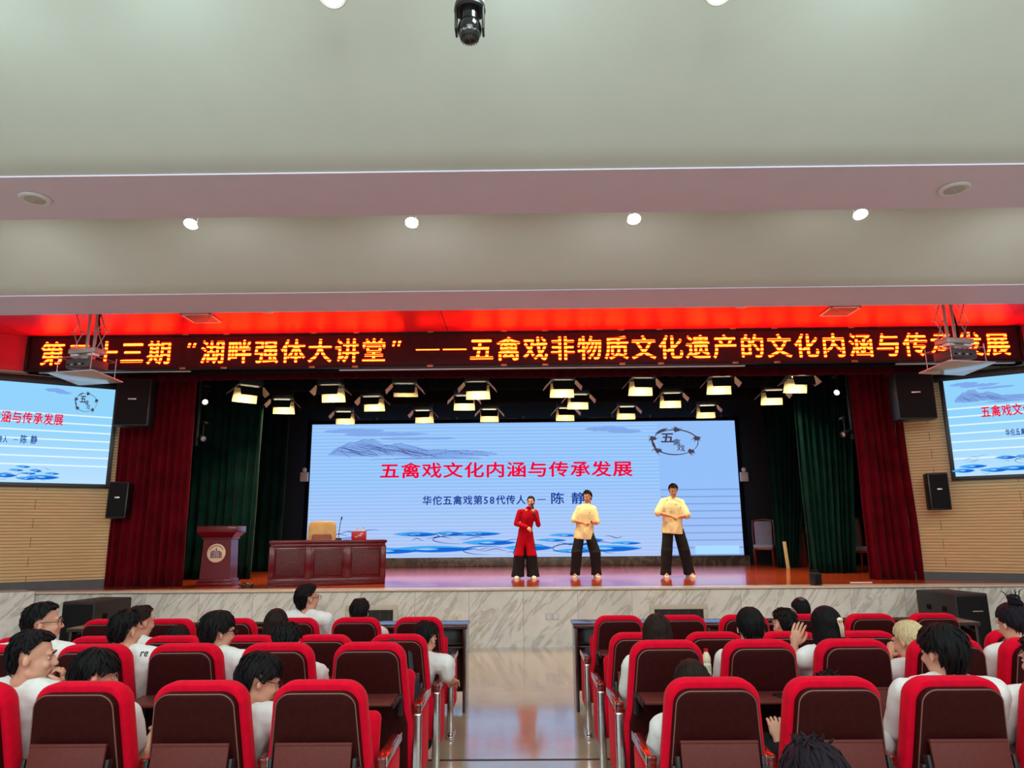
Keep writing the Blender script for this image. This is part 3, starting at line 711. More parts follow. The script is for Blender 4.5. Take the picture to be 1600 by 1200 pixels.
def csp(label, loc):
    t = thing('ceiling_speaker', label, 'speaker', loc, 0, 'round ceiling speakers')
    b = MB(); b.lathe([(.115, 0), (.125, -.004), (.125, -.016), (.11, -.024), (.1, -.02)]); part('rim', b, M_whiteplastic, t)
    b = MB(); b.lathe([(.105, -.016), (.06, -.024), (0, -.026)]); part('mesh_cover', b, mat('pale_grille', (.5, .49, .5), .6, var=.1, nscale=200), t)
    b = MB(); b.lathe([(.012, -.02), (.01, -.034), (0, -.036)]); part('centre_stud', b, M_greymetal, t)
csp('round flush speaker in the white soffit, on the lectern side', (-4.13, 5.6, 4.588)); csp('round flush speaker in the white soffit, on the chair side', (3.73, 5.63, 4.588))
t = thing('dome_camera', 'black dome security camera hanging from the white ceiling', 'camera', (-.26, 3.6, 4.5))
b = MB(); b.lathe([(.03, 1.0), (.03, .33), (.075, .32), (.085, .27), (.085, .25)]); part('mount', b, M_whiteplastic, t)
b = MB(); b.lathe([(.06, .262), (.088, .25), (.092, .215), (.082, .205), (.07, .205)]); part('shroud', b, M_blackplastic, t)
for q in (-1, 1):
    b = MB(); b.rbox((q*.078, 0, .145), (.014, .085, .15), .006); part('yoke_arm', b, M_blackplastic, t)
b = MB(); b.ell((0, 0, .09), (.069, .069, .088), seg=28, rings=18); b.cyl((0, 0, .12), (0, 0, .215), .055); hd = part('camera_head', b, mat('dark_glossy_dome', (.01, .01, .012), .12, var=.1, coat=.5), t)
b = MB()
for k in range(18):
    a = 2*pi*k/18; b.rbox((.05*cos(a), .05*sin(a), .038), (.006, .006, .03), .002)
part('led_ring', b, M_black, hd)
def vent(label, loc, d, axis):
    t = thing('air_vent', label, 'vent', loc, 0)
    b = MB(); x, y = d
    if axis == 'ceil':
        for q in (-1, 1): b.rbox((q*x/2, 0, 0), (.035, y+.035, .02), .004); b.rbox((0, q*y/2, 0), (x+.035, .035, .02), .004)
        part('frame', b, M_whiteplastic, t); b = MB()
        for k in range(16): b.rbox((-x/2+x*(k+.5)/16, 0, 0), (x/16*.55, y, .012), .002)
        part('slats', b, mat('grey_louvres', (.3, .28, .28), .5, var=.05), t)
        b = MB(); b.box((0, 0, .012), (x, y, .004)); part('backing', b, M_black, t)
    else:
        for q in (-1, 1): b.rbox((q*(x/2+.035), 0, y/2), (.07, .03, y-.001), .006); b.rbox((0, 0, y/2+q*(y/2+.035)), (x+.14, .03, .07), .006)
        part('frame', b, mat('pale_stone_frame', lin((206, 198, 180)), .4, var=.03), t); b = MB()
        for k in range(14): b.rbox((0, .0, y*(k+.5)/14), (x, .014, y/14*.5), .002)
        for k in range(5): b.rbox((-x/2+x*(k+.5)/5, .002, y/2), (.012, .012, y), .002)
        part('slats', b, mat('dark_louvres', (.05, .048, .045), .5, var=.1), t)
        b = MB(); b.box((0, .012, y/2), (x, .004, y)); part('backing', b, M_black, t)
vent('square air vent in the red-lit ceiling on the lectern side', (-5.0, 10.75, 5.098), (.44, .44), 'ceil'); vent('square air vent in the red-lit ceiling on the chair side', (5.06, 10.75, 5.098), (.44, .44), 'ceil')
vent('dark louvred grille in the marble stage front behind the dark-haired boy', (-2.33, 11.565, .33), (.68, .24), 'wall'); vent('dark louvred grille in the marble stage front behind the long-haired girl', (2.46, 11.565, .33), (.76, .22), 'wall')
for x, lb in ((-3.85, 'lectern'), (3.43, 'chair')):
    t = thing('recessed_light', 'round recessed light in the red-lit ceiling on the %s side' % lb, 'ceiling light', (x, 10.45, 5.11), 0, 'round recessed ceiling lights')
    b = MB(); b.lathe([(.08, 0), (.09, -.004), (.09, -.014), (.075, -.018), (.07, -.008)]); part('rim', b, M_whiteplastic, t)
    b = MB(); b.lathe([(.072, -.008), (0, -.01)]); part('glass', b, M_clear, t)

# ------------------------------------------------------------------ projectors on scissor lifts
def projector(label, loc, rz):
    t = thing('projector', label, 'projector', loc, rz, 'projectors on scissor lifts'); H = 1.02
    b = MB(); b.rbox((0, 0, .17), (.40, .34, .13), .02); body = part('casing', b, mat('dark_grey_casing', (.055, .055, .06), .45, var=.1, bmp=.2, bscale=90), t)
    b = MB(); b.lathe([(.05, 0), (.055, .03), (.045, .035)], M=Matrix.Translation((.1, .17, .17)) @ Matrix.Rotation(-pi/2, 4, 'X')); part('lens', b, M_blackplastic, body)
    for k in range(5):
        b = MB(); b.rbox((-.15+.06*k, -.172, .155), (.035, .006, .022), .002); part('socket', b, M_greymetal if k % 2 else M_black, body)
    b = MB()
    for x in (-.27, .27):
        for y in (-.22, .22): b.cyl((x, y, .02), (x, y, .30), .007, seg=8)
        b.cyl((x, -.22, .25), (x, .22, .25), .007, seg=8)
    b.cyl((-.27, -.22, .25), (.27, -.22, .25), .007, seg=8); b.cyl((-.27, .22, .25), (.27, .22, .25), .007, seg=8)
    part('cage', b, M_chrome, t)
    b = MB(); b.rbox((0, 0, .0), (.74, .56, .018), .006); part('cover_plate', b, mat('pale_glossy_plate', (.55, .55, .6), .12, .3, var=.02), t, (0, 0, .0), (R(-6), 0, 0))
    b = MB(); b.rbox((0, -.02, .36), (.44, .22, .07), .01); b.rbox((0, 0, .28), (.12, .14, .12), .01); part('lift_base', b, M_greymetal, t)
    for x in (-.14, .14):
        b = MB(); b.rbox((x, -.06, .30), (.13, .1, .05), .02); part('motor_cover', b, M_whiteplastic, t)
    for x in (-.06, .06):
        b = MB(); b.rbox((x, .02, .38+H/2-.1), (.045, .02, H-.1), .003); part('strut', b, M_greymetal, t)
    for q in (-1, 1):
        b = MB(); x = q*.20; n = 3; hh = (H-.18)/n
        for k in range(n):
            z = .38+hh*k
            b.tube([(x-.07, -.02, z), (x+.07, .0, z+hh)], .011, 6, flat=.5); b.tube([(x+.07, -.035, z), (x-.07, -.015, z+hh)], .011, 6, flat=.5)
            for e_ in (-.07, .07): b.cyl((x+e_, -.045, z), (x+e_, .02, z), .014, seg=8)
        part('scissor_arm', b, M_greymetal, t)
    b = MB(); b.cyl((-.24, -.03, .38+.56), (.24, -.03, .38+.56), .006, seg=8); part('tie_rod', b, M_greymetal, t)
    b = MB(); b.tube([(.09, .0, .36), (.13, .03, .6), (.08, .03, .85), (.12, .03, 1.1), (.1, .03, 1.24)], .012, 6); part('cable', b, M_black, t)
    b = MB(); b.rbox((0, 0, .38+H-.14), (.56, .3, .03), .004); part('ceiling_plate', b, M_greymetal, t)
projector('projector on a scissor lift before the ticker, above the lectern side screen', (-6.02, 9.6, 3.90), R(-12))
projector('projector on a scissor lift before the ticker, above the far side screen', (6.04, 9.6, 3.91), R(12))

# ------------------------------------------------------------------ furniture and props on the stage
t = thing('lectern', 'dark red lectern with a round cream emblem on its front', 'lectern', (-5.27, 12.78, SZ), R(3))
b = MB(); b.rbox((0, 0, .03), (.62, .46, .06), .012); b.rbox((0, 0, .085), (.56, .42, .06), .012); part('base', b, M_stagewood, t)
b = MB()
b.loft([[(-.26, -.19, .11), (.26, -.19, .11), (.26, .19, .11), (-.26, .19, .11)], [(-.235, -.18, .78), (.235, -.18, .78), (.235, .18, .78), (-.235, .18, .78)]]); part('pedestal', b, M_stagewood, t, smooth=False)
b = MB(); b.rbox((0, 0, .80), (.52, .40, .035), .01); b.loft([[(-.25, -.18, .81), (.25, -.18, .81), (.25, .19, .81), (-.25, .19, .81)], [(-.33, -.25, .90), (.33, -.25, .90), (.33, .25, .90), (-.33, .25, .90)]]); part('collar', b, M_stagewood, t, smooth=False)
b = MB(); b.rbox((0, 0, .955), (.68, .52, .11), .012); part('top', b, M_stagewood, t)
b = MB(); b.lathe([(.0, 0), (.155, 0), (.158, .006), (.15, .012), (0, .012)], M=Matrix.Translation((0, -.187, .55)) @ Matrix.Rotation(R(88), 4, 'X'), seg=48); em_ = part('emblem', b, mat('cream_emblem', lin((246, 214, 178)), .4, var=.02), t)
b = MB(); y = -.202
for x, w_, h_ in ((-.085, .017, .085), (-.058, .017, .11), (-.03, .014, .115), (0, .017, .16), (.03, .014, .115), (.058, .017, .11), (.085, .017, .085)): b.box((x, y, .475+h_/2), (w_, .003, h_))
b.box((0, y, .475), (.2, .003, .010)); b.box((-.07, y, .53), (.04, .003, .012)); b.box((.07, y, .53), (.04, .003, .012))
b.ribbon([(-.094+.02*k, .562+.03*sin(pi*k/6)) for k in range(4)], .010, y-.002); b.ribbon([(.034+.02*k, .592-.03*sin(pi*k/6)) for k in range(4)], .010, y-.002)
part('emblem_tower', b, mat('emblem_violet', lin((66, 58, 120)), .5, var=.05), em_, smooth=False)
b = MB()
for k in range(15):
    a = R(28+124*k/14); b.box((.125*cos(a), y, .55+.125*sin(a)), (.011, .003, .016), None, 0)
part('emblem_lettering', b, mat('emblem_dark', lin((80, 60, 60)), .5, var=.05), em_, smooth=False)

# long desk with three carved panels
dx, dy, da = -3.40, 12.92, R(15.5)
t = thing('desk', 'long dark red desk with three carved front panels on the stage', 'desk', (dx, dy, SZ), da)
b = MB(); b.rbox((0, .0, .725), (1.98, .74, .055), .01); part('top', b, M_stagewood, t)
b = MB(); b.rbox((0, -.33, .40), (1.92, .03, .60), .004); b.rbox((0, -.335, .06), (1.95, .05, .12), .008); b.rbox((0, -.335, .665), (1.93, .05, .06), .008)
for x in (-.935, -.33, .33, .935): b.rbox((x, -.34, .37), (.09 if abs(x) > .5 else .1, .04, .56), .006)
part('front_frame', b, M_stagewood, t)
for x in (-.63, 0, .63):
    b = MB(); b.rbox((x, -.347, .38), (.46, .014, .42), .012); p = part('carved_panel', b, M_carved, t)
    b = MB(); b.tube([(x-.245, -.352, .155), (x+.245, -.352, .155), (x+.245, -.352, .605), (x-.245, -.352, .605)], .009, 6, closed=True); part('moulding', b, M_stagewood, p)
for q in (-1, 1):
    b = MB(); b.rbox((q*.945, 0, .35), (.03, .66, .70), .004); part('side_panel', b, M_stagewood, t)
Md = Matrix.Translation((dx, dy, SZ)) @ Matrix.Rotation(da, 4, 'Z')
def on_desk(x, y): return tuple(Md @ Vector((x, y, .7525)))
t = thing('conference_microphone', 'black gooseneck microphone standing on the carved desk', 'microphone', on_desk(.16, -.1), da)
b = MB(); b.rbox((0, 0, .018), (.11, .13, .036), .014); part('base', b, M_blackplastic, t)
b = MB(); b.tube([(0, .02, .03), (.006, .0, .15), (.02, -.01, .28), (.035, -.03, .36)], .006, 8); part('gooseneck', b, M_blackmetal, t)
b = MB(); b.cap((.035, -.03, .36), (.045, -.04, .40), .012, .011); part('capsule', b, M_blackplastic, t)
t = thing('carton', 'red carton standing on the carved desk', 'box', on_desk(.52, .0), da+R(-6))
b = MB(); b.rbox((0, 0, .075), (.26, .12, .15), .006); part('box', b, M_redbox, t)
b = MB(); b.ribbon([(-.07+.02*k, .05+.004*k*k*.5) for k in range(7)], .02, -.062); b.ribbon([(.02, .06), (.07, .12)], .025, -.063); part('printed_mark', b, mat('pale_print', lin((246, 196, 190)), .5, var=.02), t, smooth=False)
for k, (x, y, lb) in enumerate(((.50, .16, 'clear water bottle just behind the red carton'), (.60, .15, 'clear water bottle behind the outer end of the red carton'))):
    t = thing('water_bottle', lb, 'bottle', on_desk(x, y), 0, 'water bottles behind the red carton')
    b = MB(); b.lathe([(.03, 0), (.032, .02), (.03, .08), (.032, .14), (.018, .18), (.012, .2)]); part('body', b, M_clear, t)
    b = MB(); b.lathe([(.0, .22), (.015, .22), (.016, .195), (.012, .19)]); part('cap', b, M_whiteplastic, t)
# executive chair behind the desk
t = thing('office_chair', 'beige leather high-back chair behind the carved desk', 'chair', (-3.72, 13.55, SZ), pi+R(12))
def rr(w_, h_, r, n=6):
    p = []
    for cx_, cz_, a0 in ((w_/2-r, h_-r, 0), (-w_/2+r, h_-r, 90), (-w_/2+r, r, 180), (w_/2-r, r, 270)):
        for k in range(n+1): a = R(a0+90*k/n); p.append((cx_+r*cos(a), cz_+r*sin(a)))
    return p
def pad(w_, h_, r, y0, y1, bv=.02, top=1.0):
    b = MB(); rings = []
    for y, s in ((y0, bv), (y0+bv*.6, 0), (y1-bv*.6, 0), (y1, bv)):
        rings.append([(x*(1-2*s/w_)*(1-(1-top)*z/h_), y, s+z*(1-2*s/h_)) for x, z in rr(w_, h_, r)])
    b.loft(rings); return b
b = pad(.58, .68, .1, -.33, -.23, .03, .86); b.v = [v+Vector((0, (v.z)*-.12, .42)) for v in b.v]; part('backrest', b, M_beige, t)
b = pad(.40, .40, .05, -.24, -.20, .02, .9); b.v = [v+Vector((0, (v.z)*-.12+.012, .46)) for v in b.v]; part('back_cushion', b, M_brownleather, t)
b = MB(); b.rbox((0, 0, .45), (.56, .54, .11), .04); part('seat', b, M_brownleather, t)
for q in (-1, 1):
    b = MB(); b.tube([(q*.3, -.25, .47), (q*.31, -.22, .66), (q*.31, .05, .68), (q*.3, .2, .64), (q*.29, .2, .45)], .03, 8); part('armrest', b, M_beige, t)
b = MB(); b.cyl((0, 0, .1), (0, 0, .42), .03); part('column', b, M_chrome, t)
b = MB()
for k in range(5):
    a = 2*pi*k/5; b.tube([(0, 0, .11), (.28*cos(a), .28*sin(a), .075)], [.03, .018], 8); b.ell((.28*cos(a), .28*sin(a), .03), (.025, .025, .03))
part('star_base', b, M_blackmetal, t)
# upholstered chairs in the wings
def wing_chair(label, loc, rz, m):
    t = thing('dining_chair', label, 'chair', loc, rz)
    b = pad(.40, .60, .06, -.2, -.13, .02, 1.0); b.v = [v+Vector((v.x*.12*(v.z-.2), -(v.z-.1)*.16, .48)) for v in b.v]; part('backrest', b, m, t)
    b = MB(); b.tube([(-.235, -.2, .45), (-.25, -.25, .8), (-.24, -.29, 1.09), (0, -.295, 1.13), (.24, -.29, 1.09), (.25, -.25, .8), (.235, -.2, .45)], .022, 8); part('back_frame', b, M_redwoodchair, t)
    b = MB(); b.rbox((0, .02, .47), (.46, .46, .09), .03); part('seat', b, m, t)
    b = MB(); b.rbox((0, .02, .41), (.47, .46, .05), .008); part('seat_rail', b, M_redwoodchair, t)
    for x in (-.21, .21):
        b = MB(); b.tube([(x, .22, .42), (x, .23, .2), (x, .24, 0)], [.024, .02, .015], 8); part('leg', b, M_redwoodchair, t)
        b = MB(); b.tube([(x, -.19, .42), (x*1.02, -.22, .2), (x*1.06, -.28, 0)], [.024, .02, .015], 8); part('leg', b, M_redwoodchair, t)
wing_chair('high-back chair with lilac upholstery standing beside the display', (6.0, 18.0, SZ), R(158), M_bluefab)
wing_chair('grey upholstered chair half hidden behind the far crimson curtain', (6.98, 15.3, SZ), R(175), mat('grey_upholstery', (.16, .16, .16), .8, var=.06))
t = thing('side_lectern', 'small dark red lectern glimpsed between the two green wing curtains', 'lectern', (6.62, 17.6, SZ))
b = MB(); b.rbox((0, 0, .04), (.5, .4, .08), .01); b.loft([[(-.2, -.16, .08), (.2, -.16, .08), (.2, .16, .08), (-.2, .16, .08)], [(-.18, -.15, .78), (.18, -.15, .78), (.18, .15, .78), (-.18, .15, .78)]]); part('pedestal', b, M_stagewood, t, smooth=False)
b = MB(); b.rbox((0, 0, .85), (.5, .42, .12), .012); part('top', b, M_stagewood, t)
b = MB(); b.rbox((0, 0, .3), (.075, .03, .60), .006); tag(part('pale_post', b, mat('pale_post_paint', lin((236, 206, 150)), .4, var=.03), None, (6.1, 16.75, SZ), (0, R(-4), 0)), 'pale upright board leaning at the edge of the green wing curtain', 'board')
t = thing('portable_speaker', 'small black portable speaker with a handle at the stage edge', 'speaker', (4.70, 11.76, SZ), R(18))
b = MB(); b.rbox((0, 0, .095), (.15, .13, .19), .014); part('cabinet', b, M_blackplastic, t)
b = MB(); b.rbox((0, -.066, .095), (.12, .008, .15), .006); part('grille', b, MATS['black_grille'], t)
b = MB(); b.tube([(-.06, 0, .185), (-.058, 0, .225), (.058, 0, .225), (.06, 0, .185)], .009, 8); part('handle', b, M_blackmetal, t)
b = MB(); rnd = random.Random(4)
pts = []
for k in range(46):
    a = k*.62; r_ = .05+.05*rnd.random(); pts.append((r_*cos(a)*(1.3), r_*sin(a), .012+.09*rnd.random()*(1-k/60)))
pts += [(.2, -.03, .02), (.35, -.08, .012), (.5, .0, .012)]
b.tube(pts, .007, 6); tag(part('cable', b, M_blackplastic, None, (-4.52, 12.1, SZ)), 'tangled black cable on the stage floor between lectern and desk', 'cable')
b = MB(); b.rbox((0, 0, .006), (.34, .05, .012), .003); tag(part('paper_strip', b, mat('white_paper', (.8, .8, .78), .7, var=.02), None, (5.62, 12.2, SZ), (0, 0, R(-6))), 'white paper strip lying on the boards by the far crimson curtain', 'paper')
for x, z, s, lb in ((-5.62, 3.2, -1, 'lectern'), (5.84, 3.1, 1, 'chair')):
    t = thing('emergency_light', 'small white emergency light beside the display on the %s side' % lb, 'light', (x, 18.62, z), 0, 'emergency lights beside the display')
    b = MB(); b.rbox((0, 0, 0), (.2, .08, .24), .012); part('case', b, M_whiteplastic, t)
    b = MB(); b.ell((0, -.02, .18), (.06, .05, .065)); part('lamp_head', b, M_clear, t)
    b = MB(); b.rbox((0, .16, 0), (.05, .28, .05), .006); part('mount_bracket', b, M_blackmetal, t)
b = MB()
for x in (-.055, .055): b.rbox((x, 0, 0), (.1, .012, .1), .006)
t = part('wall_socket', b, mat('socket_plastic', (.62, .61, .58), .4, var=.02), None, (.49, 11.574, .45)); tag(t, 'pale double socket plate in the marble stage front', 'socket')
for x in (-.055, .055):
    b = MB(); b.rbox((x, -.007, 0), (.07, .004, .07), .004); part('cover', b, M_whiteplastic, t)

# ------------------------------------------------------------------ front row desks
def front_desk(label, x0, x1, y):
    t = thing('row_desk', label, 'desk', ((x0+x1)/2, y, 0)); W = abs(x1-x0)
    b = MB(); b.rbox((0, 0, .81), (W, .46, .035), .006); part('top', b, M_darkwood, t)
    b = MB(); b.rbox((0, .2, .45), (W-.06, .02, .66), .003); part('front_panel', b, M_darkwood, t)
    b = MB(); b.rbox((0, .04, .60), (W-.08, .30, .018), .003); part('shelf', b, M_darkwood, t)
    n = 4
    for k in range(n):
        b = MB(); x = -W/2+.03+(W-.06)*k/(n-1); b.rbox((x, .0, .40), (.03, .40, .795), .003); part('side_panel', b, M_darkwood, t)
front_desk('long dark wood desk before the front row on the lectern side of the aisle', -4.6, -.54, 7.72)
front_desk('long dark wood desk before the front row on the loudspeaker side of the aisle', .53, 4.6, 7.72)

# ================================================================== auditorium seats
def outline(ins, wt=.213, wb=.243, z0=.28, zt=1.02, r=.10, flare=True, n=7):
    """rounded back outline (x, z) going round once, inset by ins"""
    p = []
    if flare:
        p += [(-(wb+.012)+ins, z0+ins*.4), ((wb+.012)-ins, z0+ins*.4), ((wb+.012)-ins, .56), (wb-.006-ins, .63)]
    else: p += [(-wb+ins, z0+ins*.4), (wb-ins, z0+ins*.4)]
    cx, cz = wt-r, zt-r; q = max(.02, r-ins)
    for k in range(n+1):
        a = R(90*k/n); p.append((cx+q*cos(a), cz+q*sin(a)))
    for k in range(n+1):
        a = R(90+90*k/n); p.append((-cx+q*cos(a), cz+q*sin(a)))
    if flare: p += [(-(wb-.006)+ins, .63), (-(wb+.012)+ins, .56)]
    return p
def lean(z): return (1.02-z)*.17
def lean_loft(spec, **k):
    b = MB(); b.loft([[(x, y+lean(z), z) for x, z in outline(i, **k)] for y, i in spec]); return b
SEAT = {}
def seat_meshes(s):
    """s = +1: the end standard with the arm is on the +x side"""
    if s in SEAT: return SEAT[s]
    d = {}
    def reg(n, b, m, **k):
        me = b.mesh(n, True, k.get('ang', 42)); setmat(me, m); d[n] = me
    reg('backrest', lean_loft([(-.012, .03), (-.006, .010), (.008, 0), (.07, 0), (.10, .014), (.115, .045)]), M_redcloth)
    reg('back_panel', lean_loft([(-.058, .046), (-.055, .036), (-.048, .026), (.004, .026)], zt=1.010), M_panel)
    o = outline(.032, zt=1.010)
    b = MB(); b.tube([(x, -.052+lean(z), z) for x, z in o[3:21]], .003, 6); reg('edge_piping', b, M_trimgrey)
    b = MB(); b.rbox((0, 0, 0), (.46, .44, .10), .035, 3); reg('seat_cushion', b, M_redcloth)
    x = s*.278
    b = MB(); b.rbox((x, .30, .645), (.052, .40, .034), .012, 3); b.rbox((x, .14, .615), (.046, .08, .05), .01); reg('armrest', b, M_armwood)
    b = MB(); b.rbox((x+s*.029, .29, .648), (.007, .42, .042), .003); b.rbox((x, .12, .33), (.055, .05, .56), .014, 3)
    b.tube([(x, .12, .08), (x, .13, .03), (x, .2, .02)], .02, 8); b.rbox((x, .24, .015), (.05, .34, .03), .008); reg('leg', b, M_chrome)
    b = MB(); b.rbox((x+s*.014, .33, .42), (.022, .32, .38), .02, 3); reg('side_panel', b, M_redcloth)
    # writing board, folded flat against the back and lowered
    b = MB(); b.rbox((0, -.045, -.145), (.345, .018, .29), .007); b.rbox((0, -.045, -.004), (.347, .022, .016), .005); reg('board_folded', b, M_board)
    for q in (-1, 1):
        b = MB(); b.rbox((q*.187, -.03, -.16), (.018, .045, .2), .006); b.cyl((q*.175, -.03, -.13), (q*.205, -.03, -.13), .022, seg=12); b.rbox((q*.20, -.018, -.16), (.03, .03, .12), .006)
        reg('bracket_folded%d' % q, b, M_blackmetal)
    b = MB(); b.rbox((0, -.17, .0), (.38, .25, .018), .007); reg('board_lowered', b, M_board)
    for q in (-1, 1):
        b = MB(); b.rbox((q*.192, -.14, -.012), (.016, .22, .035), .006); b.cyl((q*.178, -.035, -.02), (q*.208, -.035, -.02), .024, seg=12); b.rbox((q*.195, -.018, -.06), (.03, .035, .12), .006)
        reg('bracket_lowered%d' % q, b, M_blackmetal)
    b = MB()
    for q in (1,): b.cyl((q*.17, -.022+lean(.42)-.03, .42), (q*.17, -.06+lean(.42), .42), .008, seg=10)
    reg('bolt', b, M_chrome)
    SEAT[s] = d; return d
ORD = ('nearest the aisle', 'second from the aisle', 'third from the aisle', 'fourth from the aisle', 'fifth from the aisle', 'sixth from the aisle')
ROWN = {1: 'front row at the desk', 2: 'second row from the stage', 3: 'third row from the stage', 4: 'nearest full row'}
RY = {1: 6.51, 2: 5.43, 3: 4.42, 4: 3.46}
RF = {1: 0, 2: 0, 3: .09, 4: .09}
def seat_x(r, side, i): return (-(.90 if r < 4 else .93)-.55*i) if side == 'L' else ((.86 if r < 4 else .875)+.55*i)
SEATS = {}
def seat(r, side, i, lowered=False, tipped=True):
    d = seat_meshes(1 if side == 'L' else -1)
    t = thing('auditorium_seat', 'red seat, %s, %s, %s' % (ROWN[r], ORD[i], 'lectern side' if side == 'L' else 'away from the lectern'), 'seat', (seat_x(r, side, i), RY[r], RF[r]), 0, 'red auditorium seats')
    if r == 4: t.scale = (1, 1, .972)
    for n in ('backrest', 'back_panel', 'armrest', 'leg', 'side_panel'): put(n, d[n], None, t)
    bp = [c for c in t.children if c.name.startswith('back_panel')][0]
    put('edge_piping', d['edge_piping'], None, bp); put('bolt', d['bolt'], None, bp)
    if tipped: put('seat_cushion', d['seat_cushion'], None, t, (0, .29, .60), (R(78), 0, 0))
    else: put('seat_cushion', d['seat_cushion'], None, t, (0, .41, .375), (R(3), 0, 0))
    if lowered:
        q = put('writing_board', d['board_lowered'], None, t, (0, lean(.74)-.036, .74)); [put('bracket', d['bracket_lowered%d' % k], None, q) for k in (-1, 1)]
    else:
        q = put('writing_board', d['board_folded'], None, t, (0, lean(.74)-.038, .755), (R(-9.6), 0, 0)); [put('bracket', d['bracket_folded%d' % k], None, q) for k in (-1, 1)]
    SEATS[(r, side, i)] = t
OCC = {(4, 'L', 3), (4, 'L', 2), (4, 'L', 1), (3, 'L', 3), (2, 'L', 4), (2, 'L', 3), (3, 'L', 2), (3, 'L', 4), (2, 'L', 2), (3, 'L', 1), (1, 'L', 2), (1, 'L', 1), (2, 'L', 0),
       (3, 'R', 0), (4, 'R', 0), (3, 'R', 1), (2, 'R', 2), (1, 'R', 3), (3, 'R', 2), (3, 'R', 3), (4, 'R', 2), (3, 'R', 4), (4, 'R', 3), (4, 'R', 1)}
LOW = {(3, 'L', 0), (3, 'L', 2), (3, 'R', 0), (3, 'R', 1), (2, 'L', 1), (1, 'L', 0), (1, 'R', 0), (2, 'R', 1)}
for r, side, n in ((1, 'L', 6), (1, 'R', 6), (2, 'L', 6), (2, 'R', 6), (3, 'L', 5), (3, 'R', 5), (4, 'L', 4), (4, 'R', 4)):
    for i in range(n): seat(r, side, i, (r, side, i) in LOW, (r, side, i) not in OCC)

# ================================================================== people
def V(*a): return Vector(a)
def ring(c, a, f, rx, ry, n=20, pw=2.4):
    r = []
    for k in range(n):
        t = 2*pi*k/n; cx, sy = cos(t), sin(t)
        r.append(c + a*(rx*abs(cx)**(2/pw)*(1 if cx > 0 else -1)) + f*(ry*abs(sy)**(2/pw)*(1 if sy > 0 else -1)))
    return r
def head_prims(mb, M, female=False):
    mb.ell((0, -.015, .03), (.074, .092, .085), M, 20, 14); mb.ell((0, .028, -.03), (.060, .060, .082), M, 18, 12)
    mb.ell((0, .056, -.092), (.024, .024, .020), M, 12, 8)
    for s in (-1, 1):
        mb.ell((s*.033, .016, -.070), (.024, .046, .028), M, 12, 8); mb.ell((s*.077, -.012, -.012), (.009, .018, .028), M, 12, 8, (0, 0, s*.35))
        mb.ell((s*.034, .068, -.032), (.022, .02, .02), M, 10, 8); mb.ell((s*.03, .080, .022), (.026, .012, .009), M, 10, 6)
    mb.cap(M @ V(0, .088, .004), M @ V(0, .105, -.030), .008, .0125, 10); mb.ell((0, .098, -.034), (.017, .011, .008), M, 10, 6)
    mb.ell((0, .084, -.062), (.021, .009, .006), M, 10, 6); mb.ell((0, .083, -.071), (.018, .009, .007), M, 10, 6)
    mb.cap(M @ V(0, -.022, -.03), M @ V(0, -.032, -.12), .050, .048)
def face_parts(body, M, brow):
    l = MB()
    for s in (-1, 1):
        e = MB(); w_ = MB()
        w_.ell((s*.031, .0755, -.001), (.0135, .006, .0065), M, 10, 6); e.ell((s*.031, .0795, -.001), (.006, .004, .006), M, 10, 6)
        part('eye', w_, mat('eye_white', (.6, .58, .55), .3, var=.02), body); part('iris', e, M_eye, body)
        b = MB(); b.tube([M @ V(s*.014, .089, .020), M @ V(s*.030, .0895, .027), M @ V(s*.048, .081, .021)], [.003, .004, .002], 6); part('eyebrow', b, brow, body)
    l.ell((0, .089, -.0625), (.019, .006, .004), M, 12, 6); l.ell((0, .088, -.071), (.016, .006, .005), M, 12, 6); part('lips', l, M_lip, body)
def glasses(parent, M):
    b = MB()
    for s in (-1, 1):
        b.tube([M @ V(s*.034+.024*cos(2*pi*k/14), .101, -.002+.018*sin(2*pi*k/14)) for k in range(14)], .0022, 6, closed=True)
        b.tube([M @ V(s*.058, .100, .004), M @ V(s*.077, .07, .006), M @ V(s*.082, -.012, .01), M @ V(s*.08, -.03, -.006)], .0022, 6)
    b.tube([M @ V(-.01, .101, .002), M @ V(0, .106, .005), M @ V(.01, .101, .002)], .002, 6)
    part('glasses', b, M_glass, parent)
